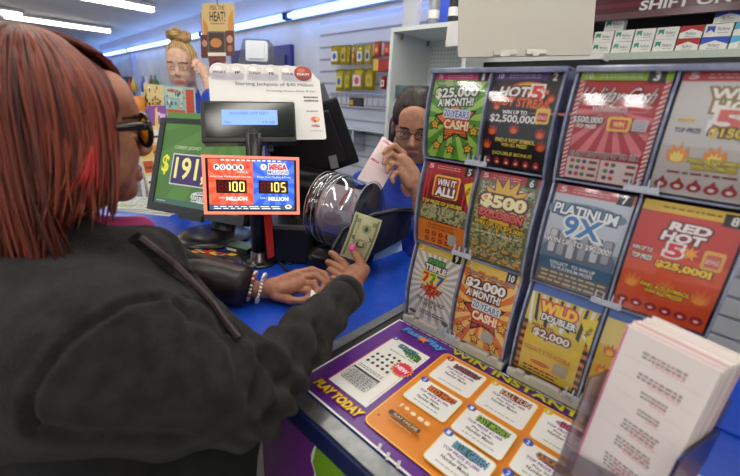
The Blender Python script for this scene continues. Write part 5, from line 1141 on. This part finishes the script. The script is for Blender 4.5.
for p_, q_ in zip(rings, rings[1:]): b.faces.new((p_[0], q_[0], q_[1], p_[1])); b.faces.new((p_[1], q_[1], q_[2], p_[2]))
bmesh.ops.solidify(b, geom=b.faces[:], thickness=.004); co = fin('collar', b, CLm, jk, smooth=True)
X_, Y_, Z_ = pix(P); N_ = vnormals(P, Q)
zp = [onmesh(x, y, .004) for x, y in ((140, 236), (158, 250), (176, 264), (194, 282), (212, 302), (228, 322), (240, 338))]
b = NB(); tube(b, zp, .0055, 6, flat=.6); fin('zipper', b, mat((58, 46, 46), .5, .3), jk)
b = NB(); fr_ = [onmesh(x, y, .003) for x, y in ((128, 238), (150, 256), (172, 272), (190, 287), (199, 274), (180, 262), (160, 246), (140, 230))]
vs1 = [b.verts.new(q) for q in fr_]
for i in range(3): b.faces.new((vs1[i], vs1[i + 1], vs1[6 - i], vs1[7 - i]))
bmesh.ops.solidify(b, geom=b.faces[:], thickness=.005); fin('lapel', b, CLm, jk)
b = NB(); 
for rr_, th in ((.040, .0085),):
    zz = Vector(wd_); xx_ = zz.orthogonal().normalized(); yy_ = zz.cross(xx_); CM = frame(Vector(WR - wd_ * .012), xx_, yy_, zz)
    lathe(b, [(.034, -.03), (.041, -.02), (.041, .0), (.036, .008), (.031, .004), (.030, -.02)], CM, 28)
fin('cuff', b, CLm, jk, smooth=True)
ld = (LW - LE) / np.linalg.norm(LW - LE); zz = Vector(ld); xx_ = zz.orthogonal().normalized(); yy_ = zz.cross(xx_); CM = frame(Vector(LW - ld * .055), xx_, yy_, zz)
b = NB(); lathe(b, [(.052, -.13), (.056, -.10), (.058, -.06), (.055, -.03), (.054, -.025), (.056, .0), (.052, .03), (.046, .03), (.044, -.02)], CM, 28); fin('left_cuff', b, noisy((30, 22, 22), (48, 36, 34), 30, .35, .2, 'dark_leather'), jk, smooth=True)
# magenta shirt at the neck
S_ = Sdf(v3(neckc) - .2, v3(neckc) + .2, .006); S_.cap(v3(HM @ Vector((0, -.02, -.21))), v3(HM @ Vector((0, .03, -.25))), .082, .07, .02); S_.cap(v3(HM @ Vector((0, .0, -.17))), v3(at(140, 230, .625)), .035, .024, .02)
P, Q = S_.net(); netobj('shirt', P, Q, mat((150, 30, 92), .7), cust)
# trousers
S_ = Sdf((-1.1, -.4, .0), (-.3, .45, 1.05), .012)
S_.cap(be + v3((-.08, -.02, .08)), be + v3((.16, .0, .09)), .14, .14, .03); S_.cap(be + v3((.1, 0, .05)), (-.54, .16, .88), .13, .125, .03); S_.cap((-.54, .16, .88), (-.55, .14, .6), .125, .12, .03); S_.cap(hi + v3((-.09, 0, 0)), hi + v3((.14, 0, 0)), .15, .15, .04)
for q in (-1, 1):
    hp = hi + v3((q * .09, 0, -.02)); kn = v3((hp[0] + q * .02, hp[1] + .02, .42)); an = v3((hp[0] + q * .02, hp[1] - .03, .10)); S_.cap(hp, kn, .11, .08, .03); S_.cap(kn, an, .08, .06, .03)
P, Q = S_.net(); P = relax(P, Q, 2); netobj('trousers', P, Q, noisy((18, 18, 20), (26, 26, 28), 40, .9, .2, 'black_trousers'), cust)
b = NB()
for q in (-1, 1):
    hp = hi + v3((q * .11, 0, 0)); S2 = orient((hp[0], hp[1] + .03, .0), 90, 0, 0)
    sphere(b, (hp[0], hp[1] + .02, .045), 1, Matrix.Identity(4), 14, sc=(1, 1, 1)) if False else None
b.free()
for q in (-1, 1):
    hx = hi[0] + q * .11; S_ = Sdf((hx - .09, hi[1] - .2, -.01), (hx + .09, hi[1] + .25, .14), .008); S_.cap((hx, hi[1] - .06, .05), (hx, hi[1] + .12, .042), .05, .044, .02); S_.plane((0, 0, .002), (0, 0, -1)); P, Q = S_.net(); netobj('shoe', P, Q, BLACKM, cust)
# glasses
def glasses(M, parent, fm_, lm, hw=.064, lh=.019, thick=.0028, tilt=0):
    b = NB(); y_ = .100
    for q in (-1, 1):
        P_ = [(q * (.033 + .027 * cos(a)), y_ - .10 * abs(.027 * cos(a) + .033) ** 2 * 6, .0 + lh * sin(a)) for a in np.linspace(0, 2 * pi, 21)]
        P_ = [(x, y, z_ * (1.0 if abs(z_) < lh else 1)) for x, y, z_ in P_]; tube(b, [M @ Vector(p) for p in P_], thick, 6, caps=False)
    tube(b, [M @ Vector((-.007, y_ + .001, .006)), M @ Vector((0, y_ + .003, .009)), M @ Vector((.007, y_ + .001, .006))], thick, 6)
    g_ = fin('glasses', b, fm_, parent, smooth=True)
    for q in (-1, 1):
        b = NB(); tube(b, [M @ Vector(p) for p in ((q * .060, y_ - .008, .008), (q * .070, y_ - .02, .009), (q * .079, .03, .006), (q * .080, -.01, .003), (q * .078, -.03, -.015))], [thick * 1.5, thick * 1.6, thick * 1.2, thick, thick], 6, flat=1); fin('temple', b, fm_, g_, smooth=True)
        b = NB(); vv = [b.verts.new(M @ Vector((q * (.033 + .026 * cos(a)), y_ - .10 * abs(.026 * cos(a) + .033) ** 2 * 6, (lh - .001) * sin(a)))) for a in np.linspace(0, 2 * pi, 20)[:-1]]
        b.faces.new(vv); fin('lens', b, lm, g_)
    return g_
glasses(HM, cust, mat((24, 16, 14), .2), clear((206, 150, 60), .12, .05, 'amber_lens'), lh=.024, thick=.0042)
# hair: a shell under many locks
HR = bpy.data.materials.new('red_brown_hair'); HR.use_nodes = True; nt = HR.node_tree; bs = nt.nodes['Principled BSDF']; bs.inputs['Roughness'].default_value = .42; bs.inputs['Specular IOR Level'].default_value = .5
g1 = nt.nodes.new('ShaderNodeNewGeometry'); cr = nt.nodes.new('ShaderNodeValToRGB'); nt.links.new(g1.outputs['Random Per Island'], cr.inputs[0]); nt.links.new(cr.outputs[0], bs.inputs['Base Color'])
e_ = cr.color_ramp.elements; e_[0].color = lin((60, 24, 17)); e_[1].color = lin((170, 92, 62)); n_ = e_.new(.35); n_.color = lin((104, 44, 30)); n_ = e_.new(.7); n_.color = lin((132, 60, 41)); n_ = e_.new(.96); n_.color = lin((146, 70, 47))
S_ = Sdf(v3(HC_) - .26, v3(HC_) + .22, .005); L = lambda a, b_, c: tuple(HM @ Vector((a, b_, c))); RR = R3(HM)
S_.ell(L(0, -.020, .024), (.086, .108, .094), RR, .02)
for a, c in (((.064, -.03, 0), (.068, -.04, -.10)), ((-.064, -.03, 0), (-.068, -.04, -.10)), ((.04, -.075, 0), (.045, -.080, -.17)), ((-.04, -.075, 0), (-.045, -.080, -.17)), ((.055, -.05, 0), (.062, -.055, -.16)), ((-.055, -.05, 0), (-.062, -.055, -.16)), ((.0, -.08, 0), (0, -.085, -.17))): S_.cap(L(*a), L(*c), .030, .024, .02)
S_.ell(L(0, .118, -.045), (.09, .095, .115), RR, .015, 's')
P, Q = S_.net(); P = relax(P, Q, 2); hair = netobj('hair', P, Q, noisy((70, 28, 18), (110, 48, 32), 14, .5, .4, 'hair_base', stretch=(5, 5, .6)), cust)
rn = random.Random(11); paths = []
def hairpath(th, lift, Lh, wav, front=0.0):
    pts = []; n = 15; ph = rn.uniform(0, 6.28)
    for i in range(n):
        t = i / (n - 1)
        if t < .55:
            q = t / .55; pol = radians(6 + 86 * q); rad = 1.0 + lift
            x, y, z_ = .089 * rad * sin(pol) * sin(th), -.022 + .109 * rad * sin(pol) * cos(th), .022 + .099 * rad * cos(pol)
        else:
            q = (t - .55) / .45; rad = 1 + lift + (.16 if Lh > .16 else .03) * sin(q * 2.2); x, y, z_ = .089 * rad * sin(th), -.022 + .109 * rad * cos(th), .022 - .003 - Lh * q
            if cos(th) > -.2: y -= .030 * q * q
            k_ = q * q * .022 * wav; x += k_ * sin(ph); y += k_ * cos(ph)
        w_ = .0035 * wav * sin(t * 9 + ph); pts.append(HM @ Vector((x + w_ * cos(th), y - w_ * sin(th), z_)))
    return pts
for k in range(1500):
    th = rn.uniform(radians(54), radians(306)); Lh = rn.uniform(.17, .235)
    if th < radians(100) or th > radians(260): Lh = rn.uniform(.10, .145)
    paths.append((hairpath(th, rn.uniform(.0, .09), Lh, rn.uniform(.3, 1.2)), rn.uniform(.0016, .0042)))
for k in range(260):   # bangs swept to the far side of the forehead
    a = rn.uniform(radians(-75), radians(58)); pts = []
    for i in range(10):
        t = i / 9; pol = radians(8 + 58 * t); th = a * .5 - radians(45) * t + a * .5 * (1 - t); rad = 1.0 + rn.uniform(0, .05)
        pts.append(HM @ Vector((.089 * rad * sin(pol) * sin(th), -.022 + .126 * rad * sin(pol) * cos(th), .026 + .099 * rad * cos(pol))))
    paths.append((pts, rn.uniform(.002, .004)))
strandmesh(paths, hair, HR)
rp = []
for k in range(26): th = radians(rn.uniform(64, 78)); p_ = hairpath(th, rn.uniform(.03, .07), rn.uniform(.08, .11), 1); rp.append((p_[8:], rn.uniform(.0018, .003)))
strandmesh(rp, hair, mat((176, 26, 24), .4), 'bright_red_streak')
# bracelets
for k, (px, py, c1, c2) in enumerate(((245, 284, (216, 212, 206), (60, 50, 48)), (252, 286, (226, 222, 216), (180, 60, 50)), (261, 288, (232, 230, 226), (210, 205, 200)))):
    c = at(px, py, .952); zz = Vector(ld).lerp(Vector((.6, .6, -.2)), .2).normalized(); xx_ = zz.orthogonal().normalized(); yy_ = zz.cross(xx_); b = NB()
    for j in range(26):
        a = 2 * pi * j / 26; sphere(b, (.037 * cos(a), .037 * sin(a), .0015 * sin(3 * a)), .0042, frame(c, xx_, yy_, zz), 8, 0 if j % 4 else 1)
    fin('bracelet', b, [mat(c1, .3, .3), mat(c2, .4)], cust)
# banknote in the hand
BC = at(360.8, 238, .872); BM = orient(BC, -38, 4, -17.5); bw, bh = .066, .112
A = Art(); A.STEP = .00003; A.rect(0, 0, 66, 112, (206, 202, 160)); A.rect(3, 3, 63, 109, (150, 156, 116)); A.rect(5, 5, 61, 107, (196, 194, 150)); A.rect(5, 5, 9, 107, (110, 118, 84)); A.rect(57, 5, 61, 107, (120, 126, 92))
A.ell(36, 82, 11, 11, (150, 160, 116)); A.ell(36, 82, 5, 6, (60, 84, 56)); A.ell(34, 42, 17, 14, (150, 150, 112)); A.ell(34, 42, 11, 9, (84, 88, 66)); A.ell(34, 46, 5, 6, (190, 186, 150)); A.text('20', 52, 96, 10, 9, (74, 90, 56), b=.03, rot=90); A.text('20', 14, 96, 9, 8, (74, 90, 56), b=.03, rot=90)
A.poly([(12, 60), (52, 66), (58, 58), (50, 52), (14, 50), (8, 56)], (110, 112, 84)); A.text('TWENTY DOLLARS', 16, 66, 46, 4, (84, 90, 66), rot=90)
for k in range(9): A.line(12, 12 + k * 11, 50, 14 + k * 11, .7, (140, 142, 104))
def bmap(u, v, h): q = Vector(((u / 66 - .5) * bw, (v / 112 - .5) * bh, h)); q.z += .010 * sin((v / 112) * 2.6) - .004 * cos(u / 66 * 5); return BM @ q
def bb(bm, mi):
    R_s = [[bm.verts.new(bmap(u, v, -.0004)) for u in np.linspace(0, 66, 6)] for v in np.linspace(0, 112, 9)]
    for a_, c_ in zip(R_s, R_s[1:]):
        for i in range(5): bm.faces.new((a_[i], a_[i + 1], c_[i + 1], c_[i])).material_index = mi
o = A.mesh('banknote', bmap, cuts=(1, 0, 112, 8), body=(bb, mat((196, 192, 150), .6))); tag(o, 'green-grey twenty dollar banknote held out in the hand of the red-haired person', 'banknote')
b = NB(); box(b, -.03, -.02, 0, .03, .02, .0008, orient(W(318, 299, .925), 30, 70, 20)); tag(fin('receipt', b, WHITE), 'small white paper slip under the resting hand with the bracelets', 'receipt')

# ---------------------------------------------------------------- simple standing figures behind
def figure(px, py, d, phi, pit, s, label, skin, lips, browc, shirt, full=1.0, vox=.0038, roll=0, sh_w=.19, floor_=0):
    Mt = head_axes((0, 0, 0), phi, pit, s, roll); C = at(px, py, d); M = head_axes(C, phi, pit, s, roll)
    t = thing('person', (C.x, C.y, 0), label, 'person'); n_ = []; hn = head_net(M, vox, full=full, s=s); n_.append(hn)
    f0 = Vector((-sin(radians(phi)), cos(radians(phi)), 0)); r0 = Vector((cos(radians(phi)), sin(radians(phi)), 0)); base = C - f0 * .06
    zs_ = C.z - .24 * s; shR = v3(base + r0 * sh_w) * [1, 1, 0] + [0, 0, zs_]; shL = v3(base - r0 * sh_w) * [1, 1, 0] + [0, 0, zs_]
    chh = v3((base.x, base.y, zs_ - .12)); wa = v3((base.x, base.y, zs_ - .36)); hp0 = v3((base.x, base.y, zs_ - .52))
    return t, M, n_, hn, shR, shL, chh, wa, hp0, f0, r0
def finish(t, M, n_, hn, shR, shL, chh, wa, hp0, f0, r0, skin, lips, browc, shirt, arms, s, iris=(60, 40, 30)):
    seg = [(shR, shL, .045, .045), (chh, wa, .09, .08), (wa, hp0, .08, .09), (chh, v3(M @ Vector((0, -.05, -.18))), .06, .05)]
    for (S0, E0, W0_) in arms: seg += [(S0, E0, .038, .033), (E0, W0_, .033, .024)]
    for q in (-1, 1):
        hp = hp0 + v3(r0) * q * .08; kn = hp * [1, 1, 0] + [0, 0, hp0[2] * .5]; seg += [(hp, kn, .075, .05), (kn, kn * [1, 1, 0] + [0, 0, .06], .048, .035)]
    limb(n_, .010, seg); P, Q = join_nets(n_); fm = np.zeros(len(Q), int); fm[:len(hn[1])] = lipmat(hn[0], hn[1], M); netobj('body', P, Q, [skin, lips, browc], t, fm)
    nn = []; S_ = Sdf(np.minimum(np.minimum(shR, shL), hp0) - .35, np.maximum(np.maximum(shR, shL), chh) + .35, .009)
    S_.cap(shR * .8 + shL * .2, shL * .8 + shR * .2, .07, .07, .04); S_.cap(chh + v3(r0) * .05, chh - v3(r0) * .05, .12, .12, .05); S_.cap(chh, wa, .13, .125, .05); S_.cap(wa, hp0 + [0, 0, .05], .125, .13, .04)
    for (S0, E0, W0_) in arms: S_.cap(S0, E0, .066, .056, .035); S_.cap(E0, E0 * .55 + W0_ * .45, .056, .048, .02)
    S_.cap(chh + [0, 0, .10], v3(M @ Vector((0, -.06, -.15))), .085, .062, .03); S_.ell(tuple(M @ Vector((0, .07, -.20))), (.055, .05, .07), R3(M), .01, 's')
    P, Q = S_.net(); P = relax(P, Q, 2); N_ = vnormals(P, Q); P = P + N_ * (.005 * np.sin(P[:, 2] * 50 + 4 * np.sin(P[:, 0] * 14)))[:, None]; sh_ = netobj('shirt', P, Q, shirt, t)
    S_ = Sdf(hp0 * [1, 1, 0] - [.3, .3, 0], hp0 + .25, .014); S_.cap(hp0 + [0, 0, .04], hp0, .125, .13, .03)
    for q in (-1, 1): hp = hp0 + v3(r0) * q * .08; S_.cap(hp, hp * [1, 1, 0] + [0, 0, .09], .10, .06, .03)
    P, Q = S_.net(); netobj('trousers', P, Q, mat((30, 30, 38), .8), t)
    eyes(M, s, t, iris); return sh_
# dark-haired clerk with glasses, reading a slip
cl = figure(414, 127, 1.42, -145, 14, 1.04, 'person with dark hair, glasses and blue shirt, holding a pink slip near the mouth', None, None, None, None, full=1.1)
t, M, n_, hn, shR, shL, chh, wa, hp0, f0, r0 = cl
hw_ = W(418, 194, 1.27)
ra = (shR, v3((shR[0] - .0, shR[1] - .10, shR[2] - .25)), hw_)
ra = (shR, W(425, 255, 1.33), hw_); la = (shL, shL + [.05, .02, -.28], shL + v3(f0) * .18 + [.0, -.0, -.36])
hand_net(n_, [(W(418, 196, 1.27), W(414, 180, 1.26), .024, .027), (W(414, 180, 1.26), W(406, 164, 1.26), .027, .025), (W(412, 172, 1.255), W(402, 160, 1.25), .022, .02), (W(410, 184, 1.255), W(401, 172, 1.25), .022, .018)],
         [[(W(404, 154, 1.255), .0112), (W(395, 146, 1.25), .0100), (W(388, 149, 1.238), .0090), (W(384, 153, 1.232), .0078)],
          [(W(402, 160, 1.25), .0112), (W(392, 154, 1.243), .0100), (W(386, 158, 1.232), .0090), (W(384, 163, 1.226), .0078)],
          [(W(401, 166, 1.248), .0108), (W(392, 163, 1.24), .0096), (W(388, 168, 1.23), .0088), (W(387, 172, 1.226), .0075)],
          [(W(402, 173, 1.248), .0098), (W(395, 173, 1.24), .0086), (W(392, 178, 1.232), .0078), (W(393, 182, 1.23), .0068)],
          [(W(410, 164, 1.27), .0120), (W(400, 153, 1.275), .0105), (W(391, 150, 1.262), .0092), (W(386, 152, 1.252), .0080)]], vox=.0028)
skc = SKIN((164, 114, 88), (184, 134, 106), 'tan_skin'); SHB = noisy((26, 50, 140), (34, 62, 166), 12, .7, .15, 'blue_cloth')
finish(*cl, skc, mat((140, 82, 74), .5), mat((40, 30, 26), .7), SHB, [ra, la], 1.04)
def cap_hair(M, t, cols, rad=(.080, .100, .098), off=(0, -.022, .036), cut=((0, .118, -.03), (.07, .075, .10)), n=420, back=True, extra=(), seed=3, m=None, vox=.005, bun=None):
    C = M.to_translation(); S_ = Sdf(v3(C) - .28, v3(C) + .28, vox); RR = R3(M); L = lambda p: tuple(M @ Vector(p)); s = Vector((M[0][0], M[1][0], M[2][0])).length
    S_.ell(L(off), [q * s for q in rad], RR, .02)
    for a, c, r1, r2 in extra: S_.cap(L(a), L(c), r1 * s, r2 * s, .015)
    S_.ell(L(cut[0]), [q * s for q in cut[1]], RR, .012, 's'); S_.cap(L((0, .06, -.06)), L((0, -.04, -.16)), .056 * s, .05 * s, .01, 's')
    P, Q = S_.net(); P = relax(P, Q, 1); h_ = netobj('hair', P, Q, noisy(cols[0], cols[1], 30, .45, .3, 'hair', stretch=(1, 1, 1)), t)
    rn = random.Random(seed); paths = []
    for k in range(n):
        th = rn.uniform(0, 2 * pi); z0 = (M.to_3x3() @ Vector((sin(th), cos(th), 0))); pts = []
        lo = 62 if abs(((th + pi) % (2 * pi)) - pi) < .75 else 100
        for i in range(7):
            pol = radians(lo - (lo - 8) * (i / 6)); rr_ = 1.01 + .02 * rn.random() * sin(pi * i / 6)
            pts.append(M @ Vector((off[0] + rad[0] * rr_ * sin(pol) * sin(th), off[1] + rad[1] * rr_ * sin(pol) * cos(th) - .02 * (1 - i / 6) * 0, off[2] + rad[2] * rr_ * cos(pol))))
        paths.append((pts, rn.uniform(.0012, .0024)))
    hm = bpy.data.materials.new('hair_strand'); hm.use_nodes = True; nt = hm.node_tree; g1 = nt.nodes.new('ShaderNodeNewGeometry'); cr = nt.nodes.new('ShaderNodeValToRGB'); nt.links.new(g1.outputs['Random Per Island'], cr.inputs[0]); nt.links.new(cr.outputs[0], nt.nodes['Principled BSDF'].inputs['Base Color'])
    cr.color_ramp.elements[0].color = lin(cols[0]); cr.color_ramp.elements[1].color = lin(cols[1]); nt.nodes['Principled BSDF'].inputs['Roughness'].default_value = .4
    strandmesh(paths, h_, hm, n=4); return h_, hm
cap_hair(M, t, ((34, 26, 24), (72, 60, 54)), extra=(((.06, -.03, 0), (.07, -.04, -.13), .034, .028), ((-.06, -.03, 0), (-.07, -.04, -.13), .034, .028), ((0, -.08, 0), (0, -.09, -.14), .04, .04)), cut=((0, .12, -.035), (.068, .070, .10)))
glasses(M, t, mat((70, 60, 56), .3, .5), clear((236, 236, 236), .08, .05, 'clear_lens'), lh=.016, thick=.0016)
b = NB(); rc = W(391, 163, 1.241); rdir = Vector(W(388, 168, 1.23) - W(401, 166, 1.248)).normalized(); xx_ = rdir.orthogonal().normalized(); tube(b, [rc + .0112 * (cos(a) * xx_ + sin(a) * rdir.cross(xx_)) for a in np.linspace(0, 2 * pi, 20)], .0016, 6); sphere(b, tuple(W(390.5, 162.5, 1.225)), .0038, None, 8); fin('ring', b, mat((226, 200, 130), .2, .9), t)
sp_ = orient(at(381, 164.5, 1.268), -36, 24, -32); A = Art(); A.rect(0, 0, 84, 160, (244, 226, 226))
A.text('POWERBALL', 24, 149, 30, 7, (214, 60, 70), b=.05, rot=0); A.fine(8, 134, 70, 3, 6, 1.5, (226, 150, 156), 3); A.fine(8, 116, 74, 4, 7, 1.4, (232, 176, 180), 4); A.text('MEGA', 20, 78, 28, 7, (214, 60, 70), b=.05); A.fine(8, 66, 60, 2, 6, 1.5, (226, 150, 156), 5); A.fine(8, 50, 76, 6, 7, 1.4, (234, 190, 194), 6)
def smap(u, v, h): q = Vector(((u / 84 - .5) * .089, (v / 160 - .5) * .175, h)); q.z += .006 * sin(v / 160 * 3); return sp_ @ q
def sb(bm, mi):
    R_s = [[bm.verts.new(smap(u, v, -.0005)) for u in (0, 84)] for v in np.linspace(0, 160, 9)]
    for a_, c_ in zip(R_s, R_s[1:]): bm.faces.new((a_[0], a_[1], c_[1], c_[0])).material_index = mi
o = A.mesh('pink_slip', smap, cuts=(1, 0, 160, 8), body=(sb, mat((240, 226, 224), .6))); tag(o, 'pale pink play slip with red print in the hand of the clerk with glasses', 'play slip')
# blonde woman in the distance
bl = figure(182, 66, 2.02, -128, 8, .98, 'person with blonde top bun and blue shirt, one hand raised to the head', None, None, None, None, full=.85)
t, M, n_, hn, shR, shL, chh, wa, hp0, f0, r0 = bl
hl = W(203, 84, 2.0)
la = (shL, W(216, 112, 1.98), W(206, 78, 1.97)); ra = (shR, shR + [-.03, .0, -.28], shR + v3(f0) * .2 + [0, 0, -.34])
hand_net(n_, [(W(206, 78, 1.97), W(203, 70, 1.97), .024, .028), (W(203, 70, 1.97), W(199, 66, 1.96), .026, .022)],
         [[(W(200, 63, 1.965), .011), (W(196, 60, 1.955), .010), (W(193, 62, 1.945), .009)], [(W(200, 66, 1.96), .011), (W(195, 64, 1.95), .010), (W(193, 66, 1.942), .009)], [(W(201, 69, 1.96), .010), (W(197, 68, 1.95), .009), (W(195, 70, 1.945), .008)], [(W(202, 72, 1.96), .009), (W(199, 72, 1.95), .008), (W(197, 73, 1.948), .007)], [(W(203, 68, 1.98), .012), (W(198, 61, 1.985), .010), (W(195, 59, 1.98), .009)]], vox=.0035)
finish(*bl, SKIN((206, 164, 140), (226, 186, 162), 'fair_skin'), mat((190, 120, 110), .5), mat((120, 90, 60), .7), noisy((40, 70, 180), (54, 90, 206), 12, .7, .15, 'bright_blue_cloth'), [ra, la], .98, (70, 76, 84))
h_, hm = cap_hair(M, t, ((150, 116, 70), (226, 196, 140)), rad=(.077, .097, .096), cut=((0, .115, -.055), (.064, .070, .088)))
S_ = Sdf(v3(M @ Vector((0, -.02, .16))) - .1, v3(M @ Vector((0, -.02, .16))) + .1, .004); 
bpts = [tuple(M @ Vector((.045 * cos(a), -.02 + .035 * sin(a), .145 + .012 * sin(a * 2)))) for a in np.linspace(0, 2 * pi, 12)]; S_.chain(bpts, [.019] * 12, .006); S_.cap(tuple(M @ Vector((.0, -.01, .12))), tuple(M @ Vector((.01, -.02, .165))), .032, .024, .01)
P, Q = S_.net(); netobj('bun', P, Q, noisy((120, 88, 50), (206, 170, 112), 40, .5, .5, 'bun_hair', stretch=(1, 1, 4)), h_)
